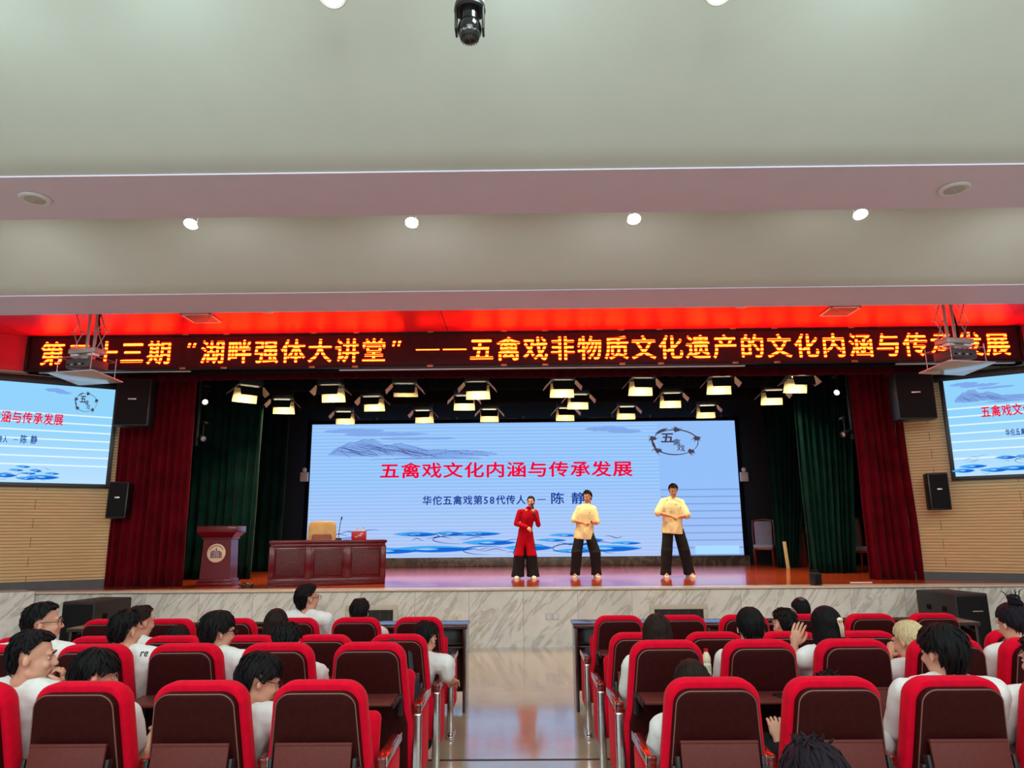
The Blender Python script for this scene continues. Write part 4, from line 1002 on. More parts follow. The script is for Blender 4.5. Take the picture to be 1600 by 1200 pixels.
def hair(style, seed, M, S=1.0):
    """hair in head space: a close cap plus many tapering locks that follow the skull"""
    mb = MB(); rnd = random.Random(seed); c = V(0, -.014, .03)
    longs = style in ('long', 'halfup', 'bob')
    tied = style in ('pony', 'bun')
    vol = {'short': .007, 'full': .013, 'fringe': .012, 'crop': .003, 'messy': .014, 'quiff': .015, 'bald': .002, 'long': .008, 'halfup': .009, 'bob': .013, 'pony': .005, 'bun': .006}[style]*S
    def elmin(az):
        f = sin(az)   # +1 front
        back = {'crop': -52, 'short': -56, 'full': -64, 'fringe': -60, 'messy': -58, 'quiff': -50, 'bald': -56, 'long': -62, 'halfup': -62, 'bob': -66, 'pony': -56, 'bun': -56}[style]
        front = {'fringe': 8, 'full': 12, 'bob': 14, 'messy': 16}.get(style, 31)
        if style in ('crop', 'short', 'quiff', 'messy', 'bald', 'fringe', 'full'):   # cut clear of the ears, with small sideburns
            side = {'full': 0, 'fringe': 1}.get(style, 7)
            g = -f-.30
            if f > .12: e = side-5+(front-side+5)*min(1, ((f-.12)*2.0))**.85
            elif g < 0: e = side-5*max(0, (f+.02)/.14)
            else: e = side+(back-side)*min(1, g/.32)**.7
            return e
        side = -18
        if f > 0: e = side+(front-side)*min(1, (f*1.25))**1.6
        else: e = side+(back-side)*(-f)**.8
        return e
    elmin0 = elmin
    def elmin(az): return elmin0(az)+5*noise.noise((cos(az)*3.5+seed*3, sin(az)*3.5, .7))+2.5*noise.noise((cos(az)*11+seed*3, sin(az)*11, 1.7))
    def P(az, el, lift):
        e = R(el); rz = .090 if el > 0 else .132
        rr_ = 1.0
        return c + V((.0765+lift)*cos(e)*cos(az), (.0955+lift)*cos(e)*sin(az), (rz+lift)*sin(e))
    nu, nv = 44, 13; rings = []
    for j in range(nv+1):
        row = []
        for i in range(nu):
            az = 2*pi*i/nu; e0 = elmin(az); el = 88+(e0-88)*j/nv
            t = vol*(1-.75*(j/nv)**4) + .0045*noise.noise((cos(az)*5+seed, sin(az)*5, el*.05)) + .0018*noise.noise((az*14, el*.03, seed))
            if j == nv: t = -.008
            row.append(P(az, el, t))
        rings.append(row)
    mb.loft(rings, True, M)
    # locks
    nl = {'crop': 170, 'bald': 60}.get(style, 300)
    for k in range(nl):
        az = rnd.uniform(0, 2*pi); e0 = elmin(az)
        st = 84-rnd.random()**.8*(84-e0)*.85
        ln = rnd.uniform(22, 46)*(1.25 if style in ('full', 'fringe', 'bob') else .7 if style == 'crop' else 1)
        if style == 'bald' and st > 40: continue
        sw = rnd.uniform(-.25, .35); pts = []; lf = rnd.uniform(.05, 1.0)**2*(.020 if style not in ('messy', 'quiff') else .018)
        if tied or longs: lf *= .25; sw *= .4
        for q in range(5):
            f = q/4; el = st-ln*f; a = az+sw*f*f
            lim = elmin(a)+(7 if sin(a) > .1 and style not in ('fringe', 'full', 'messy', 'bob') else -5)
            if el < lim: el = lim-(lim-el)*.15
            pts.append(P(a, el, vol*(.9-.3*f)+lf*f*(1 if f < .8 else .7) + .002))
        r0 = rnd.uniform(.0045, .009)*(.6 if tied or longs else 1)
        mb.tube(pts, [r0*.5, r0, r0, r0*.75, r0*.15], 5, M, .55)
    if style in ('quiff', 'messy'):
        for k in range(46):
            az = rnd.uniform(0, 2*pi) if style == 'messy' else rnd.uniform(.1*pi, .9*pi); el = rnd.uniform(45, 85)
            p = P(az, el, vol*.8); d = (p-c).normalized()*rnd.uniform(.016, .030)+V(rnd.uniform(-.02, .02), rnd.uniform(-.01, .02), 0)
            mb.tube([p, p+d*.6, p+d+V(0, .006, -.002)], [.009, .007, .001], 5, M, .6)
    if longs:
        zb = {'long': -.27, 'halfup': -.30, 'bob': -.115}[style]; rings = []
        for j in range(10):
            f = j/9; z = .03+(zb-.03)*f; row = []; n = 26
            wx = .088+.006*sin(pi*f)-(.012*f if style != 'bob' else .02*f*f); by = -.112+.012*f-(.006*sin(pi*f)); fy = .012-.04*f if style != 'bob' else .035-.04*f
            for i in range(n):
                t = i/(n-1); a = pi+pi*t
                wob = .005*noise.noise((t*16, seed, f*1.5))+.0025*noise.noise((t*40, seed, f))
                row.append(V((wx+wob)*cos(a), fy+(by-fy+wob)*abs(sin(a))**.7, z))
            for i in range(8):
                t = i/7; row.append(V(wx*(1-2*t)*.92, fy-.012-.015*sin(pi*t), z))
            rings.append(row)
        mb.loft(rings, True, M)
        for k in range(90):
            t = rnd.random(); a = pi+pi*t; x0 = .09*cos(a); y0 = .012+(-.126)*abs(sin(a))**.7; r0 = rnd.uniform(.005, .008); e_ = rnd.uniform(.75, 1.03)
            mb.tube([V(x0*.98, y0*.98, .05), V(x0*1.02, y0*1.01, -.03), V(x0*(.98), y0*.98, .03+(zb-.03)*.55*e_), V(x0*.88, y0*.93, .03+(zb-.03)*e_)], [r0*.4, r0, r0, r0*.2], 5, M, .55)
    if style in ('pony',):
        for k in range(60):
            a = rnd.uniform(0, 2*pi); q = rnd.random()**.5*.024; o = V(q*cos(a), q*sin(a)*.6, 0); r0 = rnd.uniform(.004, .007)
            mb.tube([V(0, -.098, -.055)+o*.6, V(.004, -.128, -.085)+o, V(.012, -.125, -.16)+o*1.2, V(.016, -.105, -.23-rnd.random()*.03)+o*.9], [r0, r0*1.1, r0, r0*.2], 5, M)
        mb.tube([V(.017*cos(2*pi*k/12), -.105+.008*sin(2*pi*k/12), -.062+.014*sin(2*pi*k/12)) for k in range(12)], .006, 6, M, closed=True)
    if style == 'bun':
        for k in range(44):
            a0 = rnd.uniform(0, 2*pi); tl = rnd.uniform(-.5, .5); r_ = rnd.uniform(.026, .036); pts = []
            for q in range(9):
                a = a0+q*.45; pts.append(V(r_*cos(a), -.075+r_*sin(a)*.8+tl*.01, .128+.028*sin(a*.9+tl*3)+tl*.022))
            mb.tube(pts, [.003]+[.007]*7+[.002], 5, M)
        for k in range(14):
            a = rnd.uniform(0, 2*pi); p = V(.03*cos(a), -.075+.03*sin(a), .15)
            mb.tube([p, p+V(.02*cos(a), .01*sin(a), .03), p+V(.045*cos(a)+.01, .02*sin(a), .04)], [.002, .0015, .0006], 4, M)
    return mb
def hand(mb, wr, d, nrm, side, curl=.5, S=1.0, spread=.5, kn=1):
    """palm, four bent fingers and a thumb; d points along the hand, nrm out of the back of the hand"""
    d = d.normalized(); nrm = (nrm-d*nrm.dot(d)).normalized(); ac = d.cross(nrm)*side
    M = Matrix((ac, d, nrm)).transposed().to_4x4(); M.translation = wr
    core = MB(); core.ell((0, .048*S, 0), (.040*S, .054*S, .016*S), M, 14, 10)
    for i, (x, l) in enumerate(((.030, .070), (.010, .080), (-.010, .075), (-.029, .058))):
        p = V(x*S, .078*S, 0); a = 0; pts = [p-V(0, .02*S, 0), p]
        for q, f in enumerate((.42, .33, .25)):
            a += curl*(.9 if q == 0 else 1.15)
            dr = V(sin((x/.03)*.12*spread), cos(a), -sin(a)*kn); pts.append(pts[-1]+dr*l*f*S)
        mb.tube([M @ p_ for p_ in pts], [.0085*S, .009*S, .0083*S, .0076*S, .0055*S], 8)
        mb.ell(pts[-1], (.0056*S,)*3, M, 8, 6)
    a = .5+curl*.3; p = V(.022*S, .02*S, -.004*S)
    pts = [p, p+V(sin(a)*.04, cos(a)*.034, -.012*S)*S, p+V(sin(a)*.05, cos(a)*.066, -.022-.012*curl)*S, p+V(sin(a)*.042, cos(a)*.092, -.030-.022*curl)*S]
    mb.tube([M @ p_ for p_ in pts], [.013*S, .0115*S, .0095*S, .006*S], 8)
    return core
def upm(a, b): return (b-a).normalized()
def person(label, loc, J, hrot, style, hcol, shirt='tee', shirt_m=None, skin=None, seed=1, S=1.0, trouser_m=None, glasses_on=False, hands=None, voxel=.009, slv=.62, boxy=1.0, hem=None, wide=1.0, shoes=True, hairS=1.0, face=True, standing=False, pants_r=None):
    """one figure: J holds joints as vectors from the base point; hrot = (pitch, roll, yaw) of the head in degrees, yaw 0 looks along +y"""
    skin = skin or M_skin; t = thing('person', label, 'person', loc)
    J = {k: Vector(v) for k, v in J.items()}
    Hm = Matrix.Translation(J['head']) @ Matrix.Rotation(R(hrot[2]), 4, 'Z') @ Matrix.Rotation(R(hrot[0]), 4, 'X') @ Matrix.Rotation(R(hrot[1]), 4, 'Y') @ Matrix.Scale(S, 4)
    sd = (J['shR']-J['shL']).normalized(); tor = upm(J['pelvis'], J['neck']); f = tor.cross(sd).normalized()
    if f.dot(V(sin(R(-hrot[2])), cos(R(hrot[2])), 0)) < 0: f = -f
    hs = (J['hipR']-J['hipL']).normalized(); hf = V(0, 0, 1).cross(hs).normalized()
    b = MB(); head_prims(b, Hm)
    nk = J['neck']; pel = J['pelvis']
    b.cap(Hm @ V(0, -.024, -.10), nk-tor*.03, .048*S, .058*S)
    def T(k): return pel+(nk-pel)*k
    b.loft([ring(T(k)-f*.0, sd, f, rx*S, ry*S) for k, rx, ry in ((-.12, .12, .085), (.0, .145, .10), (.3, .125, .088), (.62, .145, .10), (.85, .14, .085), (.98, .07, .06))])
    for s_ in 'LR':
        sh, el, wr, hp, kn, an, to = (J[q+s_] for q in ('sh', 'el', 'wr', 'hip', 'kn', 'an', 'toe'))
        b.cap(T(.92), sh, .05*S, .052*S); b.cap(sh, el, .046*S, .036*S); b.cap(el, el+(wr-el)*.35, .037*S, .038*S); b.cap(el+(wr-el)*.3, wr, .038*S, .025*S)
        b.cap(hp, kn, .078*S, .05*S); b.cap(kn, an, .05*S, .033*S); b.cap(an, to, .034*S, .024*S)
    fing = MB()
    for s_, sg in (('L', -1), ('R', 1)):
        hd = (hands or {}).get(s_)
        if hd: d, n_, cu = Vector(hd[0]), Vector(hd[1]), hd[2]
        else: d = J['wr'+s_]-J['el'+s_]; n_ = V(0, 0, 1); cu = .4
        core = hand(fing, J['wr'+s_], d, n_, sg*(hd[3] if hd and len(hd) > 3 else -1), cu, S); b.add(core.v, core.f)
        b.cap(J['wr'+s_]-(J['wr'+s_]-J['el'+s_]).normalized()*.01, J['wr'+s_]+d.normalized()*.03*S, .024*S, .022*S)
    me = remesh(b, voxel, 2); join(me, fing)
    body = put('body', me, skin, t)
    if face: face_parts(body, Hm, hcol)
    put('hair', hair(style, seed, Hm, hairS).mesh('hair', True, 60), hcol, t)
    if style == 'bald':
        q = MB(); q.ell((0, -.045, .082), (.042, .048, .038), Hm, 18, 10); part('crown', q, mat('thinning_crown', lin((74, 58, 52)), .4, var=.25, nscale=80), body)
    if glasses_on: glasses(t, Hm)
    # clothes
    c = MB(); g = boxy
    hk = -.16 if hem is None else hem
    if shirt in ('tee', 'shirt'):
        c.loft([ring(T(k), sd, f, rx*S*g, ry*S*g, 22) for k, rx, ry in ((hk, .172 if not standing else .186, .128 if not standing else .150), (hk*.4, .17 if not standing else .180, .125 if not standing else .142), (.2, .158, .118), (.45, .162, .12), (.68, .174, .122), (.84, .165 if not standing else .135, .108))] + [ring(T(.955), sd, f, .10*S if not standing else .082*S, .082*S, 22), ring(T(1.0)+f*.006, sd, f, .072*S, .068*S, 22)])
        for s_ in 'LR':
            sh, el = J['sh'+s_], J['el'+s_]; c.cap(T(.88), sh, .085*S, .072*S); c.cap(T(.985), sh, .058*S, .066*S); c.cap(sh, sh+(el-sh)*slv, .070*S*g**.5, .066*S*g)
            if slv > .99: wr = J['wr'+s_]; c.cap(el, el+(wr-el)*.12, .066*S*g, .062*S)
    else:
        c.loft([ring(T(k), sd, f, rx*S, ry*S, 22) for k, rx, ry in ((-.1, .158, .12), (.1, .145, .112), (.32, .128, .10), (.65, .15, .112), (.85, .14, .09), (.98, .066, .06), (1.09, .057, .056))])
        for s_ in 'LR':
            sh, el, wr = J['sh'+s_], J['el'+s_], J['wr'+s_]
            c.cap(T(.9), sh, .062*S, .058*S); c.cap(sh, el, .064*S, .056*S); c.cap(el, wr, .055*S, .042*S)
        hz = J['hem']
        for q in (-1, 1):   # two front and back skirt halves with the slit between them
            x0 = pel+hs*(q*.06*S); x1 = hz+hs*(q*.124)
            c.loft([ring(x0+V(0, 0, .14), hs, hf, .082*S, .105*S, 18, 2.6), ring(x0, hs, hf, .108*S, .125*S, 18, 2.8), ring(x0+(x1-x0)*.3, hs, hf, .100*S, .135*S, 18, 3), ring(x0+(x1-x0)*.6, hs, hf, .094*S, .145*S, 18, 3), ring(x1, hs, hf, .100, .155, 18, 3.2)])
    cm = remesh(c, .011, 3); folds(cm, .0095 if shirt != 'tunic' else .004, 9, seed); folds(cm, .006 if shirt != 'tunic' else .002, 15, seed+3, (1.2, 1.2, .35))
    top = put({'tee': 'tee_shirt', 'shirt': 'shirt', 'tunic': 'tunic'}[shirt], cm, shirt_m or M_tee, t)
    c = MB(); pr = pants_r or (.095, .075, .062)
    c.loft([ring(pel+V(0, 0, z), hs, hf, rx*S, ry*S, 20) for z, rx, ry in ((-.1, .15, .115), (.02, .155, .118), (.14, .142, .108))])
    for s_ in 'LR':
        hp, kn, an = J['hip'+s_], J['kn'+s_], J['an'+s_]
        c.cap(hp, kn, pr[0]*S, pr[1]*S*wide)
        if standing: c.loft([ring(kn+(an-kn)*k, hs, hf, r_*S*wide, r_*S*wide*1.05, 18) for k, r_ in ((-.06, pr[1]), (.4, (pr[1]+pr[2])/2), (.8, pr[2]), (1.10, pr[2]*1.08))])
        else: c.cap(kn, an, pr[1]*S*wide, pr[2]*S*wide)
    cm = remesh(c, .012, 7); folds(cm, .007, 8, seed+5)
    put('trousers', cm, trouser_m or M_trouser, t)
    if shoes:
        for s_ in 'LR':
            an, to = J['an'+s_], J['toe'+s_]; d = (to-an); d.z = 0; d.normalize(); q = MB(); sd2 = V(-d.y, d.x, 0)
            def fr(k, w_, h_): return [an+d*k+sd2*(w_*x)+V(0, 0, -an.z+h_*z) for x, z in ((-1, 0), (1, 0), (1.05, .35), (.8, .85), (0, 1), (-.8, .85), (-1.05, .35))]
            q.loft([fr(-.085, .022, .045), fr(-.07, .034, .085), fr(0, .038, .10), fr(.07, .043, .07), fr(.14, .045, .052), fr(.185, .035, .04), fr(.20, .018, .025)])
            part('shoe', q, shoes if not isinstance(shoes, bool) else M_shoe, t, ang=60)
    return t, Hm, top

# ---- the audience: (row, side, seat) -> sitting figure
def sitting(label, r, side, i, dx, top, hrot, style, hcol, seed, headdy=0.0, S=1.0, **kw):
    x, y, z0 = seat_x(r, side, i), RY[r], RF[r] if r < 4 else .06
    zf = RF[r]; dz = z0-zf
    hz = top+dz-.128*S-{'full': .012, 'fringe': .01, 'messy': .012}.get(style, 0)
    hd = V(dx, .24+headdy, hz)
    pit = R(hrot[0]); yw_ = R(hrot[2])
    back = V(sin(yw_), -cos(yw_), 0)*(.03+.05*sin(-pit)) if hrot[0] < 0 else V(sin(yw_), -cos(yw_), 0)*.03
    nx = kw.pop('nx', 0.0)
    nk = hd+back*1.0+V(-dx*.12+nx, .012, -.122*S)
    sy = kw.pop('turn', 0.0)   # shoulder turn, degrees
    ax = V(cos(R(sy)), sin(R(sy)), 0)
    pel = V(dx*.25+nx*.8, .34, .53)
    sl = kw.pop('shw', .198)*S
    J = dict(pelvis=pel, neck=nk, head=hd, shL=nk-ax*sl+V(0, 0, -.06), shR=nk+ax*sl+V(0, 0, -.06),
             hipL=pel+V(-.085, .04, -.02), hipR=pel+V(.085, .04, -.02), knL=V(-.13, .80, .50), knR=V(.13, .80, .50), anL=V(-.12, .74, .09), anR=V(.12, .74, .09), toeL=V(-.13, .88, .04), toeR=V(.13, .88, .04))
    J['elL'] = J['shL']+V(-.035, .10, -.24*S); J['elR'] = J['shR']+V(.035, .10, -.24*S)
    J['wrL'] = V(-.09, .58, .64); J['wrR'] = V(.09, .58, .64)
    for k_ in ('elL', 'elR', 'wrL', 'wrR'):
        if k_ in kw: J[k_] = Vector(kw.pop(k_))
    for s_ in 'LR':   # keep the forearms at a natural length
        v = J['wr'+s_]-J['el'+s_]
        if v.length > .25: J['wr'+s_] = J['el'+s_]+v.normalized()*.25
    return person(label, (x, y, zf), J, hrot, style, hcol, seed=seed, S=S, skin=kw.pop('skin', M_skin), **kw)
B, BR = M_hairblack, M_hairbrown
# lectern-side block
sitting('boy in white tee resting his chin on his hand, in profile at the photo edge', 4, 'L', 3, .16, 1.23, (-4, 0, -68), 'short', B, 11, wrR=(.285, .33, .915), elR=(.37, .38, .69), hands={'R': ((-.25, -.1, .95), (.85, .45, .1), .9)}, voxel=.0075)
sitting('boy in white tee with heavy fringe slouching low between two near-row seats', 4, 'L', 2, -.10, 1.14, (-10, 0, -52), 'fringe', B, 12, .05)
sitting('boy in glasses and white shirt looking down, between two near-row seats', 4, 'L', 1, .18, 1.12, (-16, 0, -58), 'full', B, 13, .04, glasses_on=True, hairS=.8)
P4 = sitting('dark-haired boy whose white shirt has letters printed on the back', 3, 'L', 3, .07, 1.20, (-6, 0, -20), 'short', B, 14, nx=.10)
sitting('person with dark brown hair just beyond the boy with the lettered shirt', 2, 'L', 4, .19, 1.22, (0, 0, -28), 'short', BR, 15)
sitting('small dark head sunk low behind a second row seat on the lectern side', 2, 'L', 3, -.09, 1.06, (-20, 0, 5), 'bob', B, 16, .05)
sitting('boy with glasses and wavy black hair in a white shirt, third row, looking across', 3, 'L', 2, .10, 1.20, (-4, 0, -42), 'full', B, 17, nx=.06, glasses_on=True, hairS=.8)
sitting('boy in glasses and white tee sitting beside the lectern-end floor loudspeaker', 3, 'L', 4, .09, 1.25, (2, 0, -60), 'short', B, 18, glasses_on=True)
sitting('girl with straight brown hair before the marble stage front', 2, 'L', 2, .13, 1.19, (-2, 0, 8), 'long', BR, 19, shw=.155)
sitting('dark-haired person with head bent low before the long-haired brunette girl', 3, 'L', 1, -.03, 1.11, (-24, 0, 6), 'short', B, 20, .05)
sitting('tall boy with glasses and white shirt in the front row, looking at the stage', 1, 'L', 2, .05, 1.30, (4, 0, -42), 'short', B, 21, glasses_on=True, S=1.04)
sitting('boy with round black hair in front of the marble air grille', 1, 'L', 1, -.03, 1.16, (-14, 0, 4), 'short', B, 22, .05)
sitting('boy in white tee and black trousers leaning out into the aisle', 2, 'L', 0, .17, 1.08, (-22, 0, -25), 'short', B, 23, .06, elR=(.34, .30, .66), wrR=(.36, .55, .60))
# far block
sitting('girl with long dark brown hair in the third row by the aisle', 3, 'R', 0, -.01, 1.15, (-6, 0, -6), 'long', BR, 31, shw=.16)
sitting('girl with smooth brown hair bowing her head in the near row by the aisle', 4, 'R', 0, -.03, 1.06, (-22, 0, 0), 'long', BR, 32, .05, shw=.165)
sitting('girl with black hair in a low ponytail and a white shirt', 3, 'R', 1, .02, 1.19, (-4, 0, -4), 'pony', B, 33, shw=.16)
sitting('short-haired boy just before the man with thinning hair', 2, 'R', 2, .04, 1.17, (-4, 0, 14), 'crop', B, 34)
sitting('man with thinning crown in the front row against the marble', 1, 'R', 3, .03, 1.15, (-14, 0, 0), 'bald', B, 35)
P19 = sitting('girl with long black hair and a pale hair clip raising both hands', 3, 'R', 2, -.06, 1.19, (-4, 0, 4), 'halfup', B, 36, shw=.16, elL=(-.23, .44, .74), wrL=(-.20, .42, .93), elR=(.20, .46, .70), wrR=(.085, .43, .90), hands={'L': ((.25, -.1, .9), (-.6, -.8, .1), .25), 'R': ((-.2, 0, .9), (.6, -.8, 0), .25)}, voxel=.0075)
sitting('person with blond hair tied back, resting the chin on one hand', 3, 'R', 3, -.09, 1.10, (-12, 0, 24), 'pony', M_hairblond, 37, .03, shw=.16, elL=(-.26, .42, .72), wrL=(-.17, .38, .86), hands={'L': ((.3, .0, .9), (-.9, -.2, .2), 1.0)})
sitting('boy with thick black hair covering most of a third row seat', 4, 'R', 2, .09, 1.24, (-3, 0, 16), 'full', B, 38, 0, 1.06)
sitting('girl with dark hair in a high bun at the photo edge', 3, 'R', 4, .02, 1.20, (-16, 0, 10), 'bun', M_hairpurple, 39, .03, shw=.155)
sitting('person in white shirt cut off by the photo edge in the near row', 4, 'R', 3, .02, 1.18, (-6, 0, 10), 'short', B, 40)
sitting('person slumped forward whose hair tips show over a near-row seat', 4, 'R', 1, .12, .985, (-34, 0, 10), 'messy', B, 41, .10)
# the one head in front of the camera, on a seat below the frame
d = seat_meshes(-1)
t = thing('auditorium_seat', 'red seat below the messy dark hair nearest the camera', 'seat', (.86, 1.72, .09), 0, 'red auditorium seats')
for n_ in ('backrest', 'back_panel', 'armrest', 'leg', 'side_panel'): put(n_, d[n_], None, t)
put('seat_cushion', d['seat_cushion'], None, t, (0, .41, .375), (R(3), 0, 0))
SEATS[(5, 'R', 0)] = t
RY[5] = 1.72; RF[5] = .09; ORD5 = 1
_sx = seat_x
def seat_x(r, side, i): return .86 if r == 5 else _sx(r, side, i)
RF[4] = .09
sx5 = person('person with messy violet-black hair closest to the camera', (.86, 1.72, .09), dict(pelvis=(0, .34, .52), neck=(-.01, .44, .77), head=(-.02, .51, .925), shL=(-.19, .43, .735), shR=(.17, .43, .735), elL=(-.22, .60, .53), elR=(.20, .60, .53), wrL=(-.09, .72, .60), wrR=(.09, .72, .60),
   hipL=(-.085, .38, .50), hipR=(.085, .38, .50), knL=(-.13, .80, .50), knR=(.13, .80, .50), anL=(-.12, .74, .09), anR=(.12, .74, .09), toeL=(-.13, .88, .04), toeR=(.13, .88, .04)), (-18, 0, 6), 'messy', M_hairpurple, seed=42)

# ---- the three people on the stage, facing the audience
F_ = (0, -1, 0)
W_, WH, _ = person('woman in long crimson tunic and wide black trousers speaking into a microphone', (.13, 13.93, SZ),
    dict(pelvis=(-.02, .02, .80), neck=(.045, .0, 1.305), head=(.09, -.01, 1.435), shL=(.175, .0, 1.235), shR=(-.125, .0, 1.245),
         elL=(.225, -.06, 1.00), wrL=(.150, -.17, 1.20), elR=(-.20, -.02, 1.02), wrR=(.0, -.16, .955),
         hipL=(.055, .0, .78), hipR=(-.10, .0, .78), knL=(.085, .0, .44), knR=(-.145, .0, .44), anL=(.115, .02, .07), anR=(-.175, .02, .07), toeL=(.13, -.13, .03), toeR=(-.20, -.13, .03), hem=(-.035, .0, .42)),
    (-4, 0, 170), 'pony', B, 'tunic', M_tunic, M_skin, 61, .90, M_trouser, standing=True, wide=1.55, pants_r=(.085, .075, .082), shoes=M_shoe, voxel=.007,
    hands={'L': ((-.15, -.35, .9), (.75, -.5, -.2), 1.05), 'R': ((.75, -.3, -.55), (.2, -.85, .4), .35)})
W_['label'] = 'woman in long crimson tunic and wide black trousers speaking into a microphone'
mic = thing('microphone', 'handheld microphone held up by the woman in the crimson tunic', 'microphone', (.13, 13.93, SZ))
p0, p1 = V(.165, -.22, 1.16), V(.112, -.16, 1.365)
b = MB(); b.tube([p0, p0+(p1-p0)*.8, p1], [.013, .017, .02], 10); part('handle', b, M_blackplastic, mic)
b = MB(); b.ell(p1+(p1-p0).normalized()*.02, (.026, .026, .028)); part('grille', b, mat('dark_mesh', (.06, .06, .065), .5, .6, var=.2, nscale=200), mic)
M2, MH, sh2 = person('young man in oversized cream tee with a wristwatch, hands joined, beside the woman', (1.26, 14.12, SZ),
    dict(pelvis=(-.01, .02, .84), neck=(.055, .0, 1.375), head=(.07, -.01, 1.525), shL=(.185, .0, 1.285), shR=(-.095, .0, 1.30),
         elL=(.235, -.05, 1.03), wrL=(.115, -.20, 1.04), elR=(-.205, -.04, 1.07), wrR=(-.045, -.20, 1.03),
         hipL=(.085, .0, .82), hipR=(-.095, .0, .82), knL=(.185, -.04, .46), knR=(-.165, -.04, .47), anL=(.205, .02, .08), anR=(-.205, .02, .08), toeL=(.23, -.15, .035), toeR=(-.22, -.15, .035)),
    (-8, 0, 150), 'quiff', B, 'tee', M_teeyellow, M_skin2, 62, .95, M_trouser, standing=True, wide=1.35, boxy=1.12, slv=.92, hem=-.22, pants_r=(.098, .085, .074), shoes=M_shoe, voxel=.007,
    hands={'L': ((-.7, -.45, -.25), (.1, -.8, .5), .9), 'R': ((.75, -.45, -.2), (-.1, -.8, .5), .7)})
b = MB(); b.tube([V(.115, -.20, 1.04)+V(.022*cos(2*pi*k/12)*.6, .024*sin(2*pi*k/12), .026*cos(2*pi*k/12)) for k in range(12)], .008, 6, closed=True); b.ell((.105, -.226, 1.045), (.016, .008, .016)); part('wristwatch', b, M_blackplastic, M2)
M3, TH_, sh3 = person('tall young man in patched cream tee with head bowed, far from the woman', (2.97, 13.98, SZ),
    dict(pelvis=(-.03, .02, .91), neck=(-.01, .0, 1.485), head=(.01, -.05, 1.625), shL=(.150, .0, 1.39), shR=(-.180, .0, 1.415),
         elL=(.235, -.10, 1.145), wrL=(.055, -.24, 1.12), elR=(-.31, -.08, 1.205), wrR=(-.09, -.22, 1.135),
         hipL=(.075, .0, .89), hipR=(-.12, .0, .89), knL=(.165, -.01, .49), knR=(-.165, -.01, .49), anL=(.245, .03, .08), anR=(-.20, .02, .08), toeL=(.30, -.13, .035), toeR=(-.21, -.15, .035)),
    (-20, 0, 172), 'quiff', B, 'tee', M_teeyellow, M_skin2, 63, 1.0, M_trouser, standing=True, wide=1.3, boxy=1.16, slv=.98, hem=-.17, pants_r=(.10, .085, .075), shoes=M_shoe, voxel=.007,
    hands={'L': ((-.8, -.3, -.2), (.1, -.8, .5), .95), 'R': ((.8, -.35, -.2), (-.1, -.8, .5), .8)})
from mathutils.bvhtree import BVHTree
def surface_marks(obj, name, mb, m, d):
    """lay flat marks onto a garment along direction d"""
    me = obj.data; bv = BVHTree.FromPolygons([v.co for v in me.vertices], [p.vertices for p in me.polygons])
    d = Vector(d); out = []
    for p in mb.v:
        h = bv.ray_cast(p - d*2, d); out.append((h[0] - d*.003) if h[0] else p)
    mb.v = out; return part(name, mb, m, obj, smooth=False)
Mpatch = mat('dark_patch_print', lin((60, 54, 40)), .8, var=.1)
b = MB()
for x, z in ((-.12, 1.44), (-.08, 1.22), (.12, 1.30), (-.16, 1.02), (.03, 1.36)):
    b.add([(x+.011*cos(k*pi/3), 0, z+.010*sin(k*pi/3)) for k in range(6)], [tuple(range(6))])
surface_marks(sh3, 'print', b, Mpatch, (0, 1, 0))
b = MB()
for x, z in ((.1, 1.22),): b.add([(x+.010*cos(k*pi/3), 0, z+.014*sin(k*pi/3)) for k in range(6)], [tuple(range(6))])
surface_marks(sh2, 'print', b, mat('ochre_print', lin((150, 110, 50)), .8, var=.1), (0, 1, 0))
b = MB(); write(b, 'r', .222, .953, .056, .056, .014, 0, .2); write(b, 'e', .249, .953, .056, .056, .014, 0, .27)
# split the letters finer so that they follow the cloth
surface_marks(P4[2], 'printed_letters', b, mat('black_print', (.02, .02, .025), .8, var=.1), (0, 1, 0))

# ------------------------------------------------------------------ things on and around the seats
def at_seat(r, side, i, x, y, z): return (seat_x(r, side, i)+x, RY[r]+y, RF[r]+z)
Hh = P19[1]
b = MB()
for q in (-1, 0, 1): b.tube([(.03+.012*q, -.121, .045), (.032+.01*q, -.134, .01), (.034+.008*q, -.13, -.05)], [.004, .005, .002], 6, Hh)
b.ell((.03, -.13, .05), (.02, .01, .014), Hh, 12, 8); part('hair_clip', b, mat('pearl_clip', lin((226, 206, 180)), .25, .3, var=.1), P19[0])
t = thing('phone', 'black phone lying on a lowered writing board beside a near-row seat', 'phone', at_seat(3, 'R', 1, .08, lean(.74)-.20, .7495), R(-70))
b = MB(); b.rbox((0, 0, .004), (.072, .15, .008), .003); part('body', b, M_blackplastic, t)
b = MB(); b.rbox((0, 0, .0085), (.066, .143, .001), .0004); part('screen', b, mat('phone_glass', (.012, .012, .016), .08, var=.05), t)
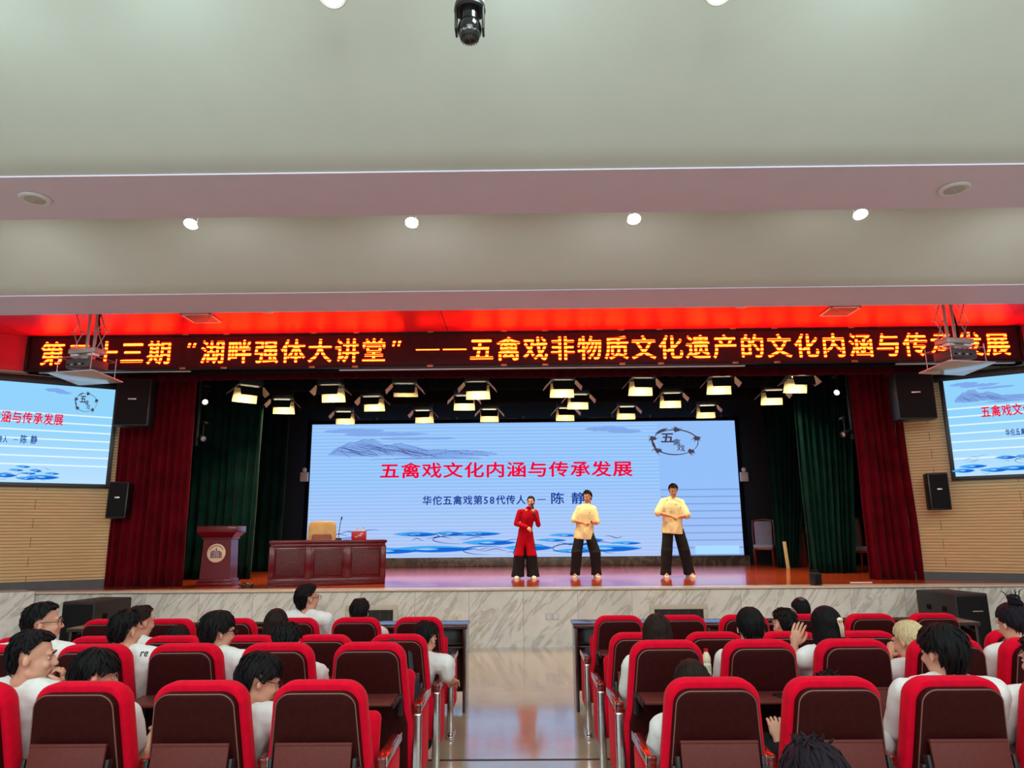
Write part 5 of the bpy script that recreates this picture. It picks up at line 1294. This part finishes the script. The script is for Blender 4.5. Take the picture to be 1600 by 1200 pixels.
t = thing('milk_bottle', 'white plastic bottle with a red cap behind a second row seat', 'bottle', at_seat(2, 'R', 1, -.10, lean(.74)-.15, .7495))
b = MB(); b.lathe([(.026, 0), (.03, .01), (.03, .075), (.026, .085), (.03, .095), (.028, .125), (.016, .15), (.013, .16)]); part('body', b, mat('milky_plastic', lin((236, 226, 200)), .4, var=.04), t)
b = MB(); b.lathe([(.0135, .158), (.016, .16), (.016, .178), (.0, .18)]); part('cap', b, M_redbox, t)
b = MB(); b.lathe([(.0305, .03), (.0305, .07)]); part('label_band', b, mat('pale_green_band', lin((196, 206, 178)), .5, var=.05), t)
rnd = random.Random(8); b = MB(); b.ell((0, 0, .035), (.05, .045, .04), None, 14, 10)
b.v = [v+V(noise.noise(v*40)*.018, noise.noise(v*43+V(3, 1, 2))*.018, noise.noise(v*37+V(9, 1, 2))*.016) for v in b.v]
tag(part('tissue', b, mat('white_tissue', (.82, .82, .82), .9, var=.03), None, at_seat(2, 'L', 1, .05, lean(.74)-.2, .752)), 'crumpled white tissue on a lowered writing board on the lectern side', 'tissue')
# backpack slung on the end seat of the second row
t = thing('backpack', 'dark navy backpack hanging on the back of an aisle seat', 'bag', at_seat(2, 'L', 0, .03, -.07, .46), R(4))
b = MB(); b.ell((0, -.02, .17), (.17, .09, .19), None, 20, 14); b.rbox((0, -.03, .16), (.30, .15, .32), .06, 3); me = remesh(b, .012, 4); folds(me, .008, 12, 3, (1, 1, 1)); put('bag', me, M_navy, t)
b = MB(); b.rbox((0, -.115, .12), (.23, .05, .17), .03, 3); part('front_pocket', b, M_navy, t)
b = MB(); b.tube([(-.10, -.128, .26), (0, -.135, .275), (.10, -.128, .26)], .005, 6); b.rbox((-.115, -.12, .2), (.008, .02, .09), .003); part('zip', b, M_alu, t)
b = MB()
for q in (-1, 1): b.tube([(q*.09, -.01, .32), (q*.07, .04, .48), (q*.06, .07, .535), (q*.06, .12, .50)], .017, 6, flat=.4)
part('strap', b, M_navy, t)
bpy.data.scenes.remove(TMP)
bpy.context.view_layer.update()
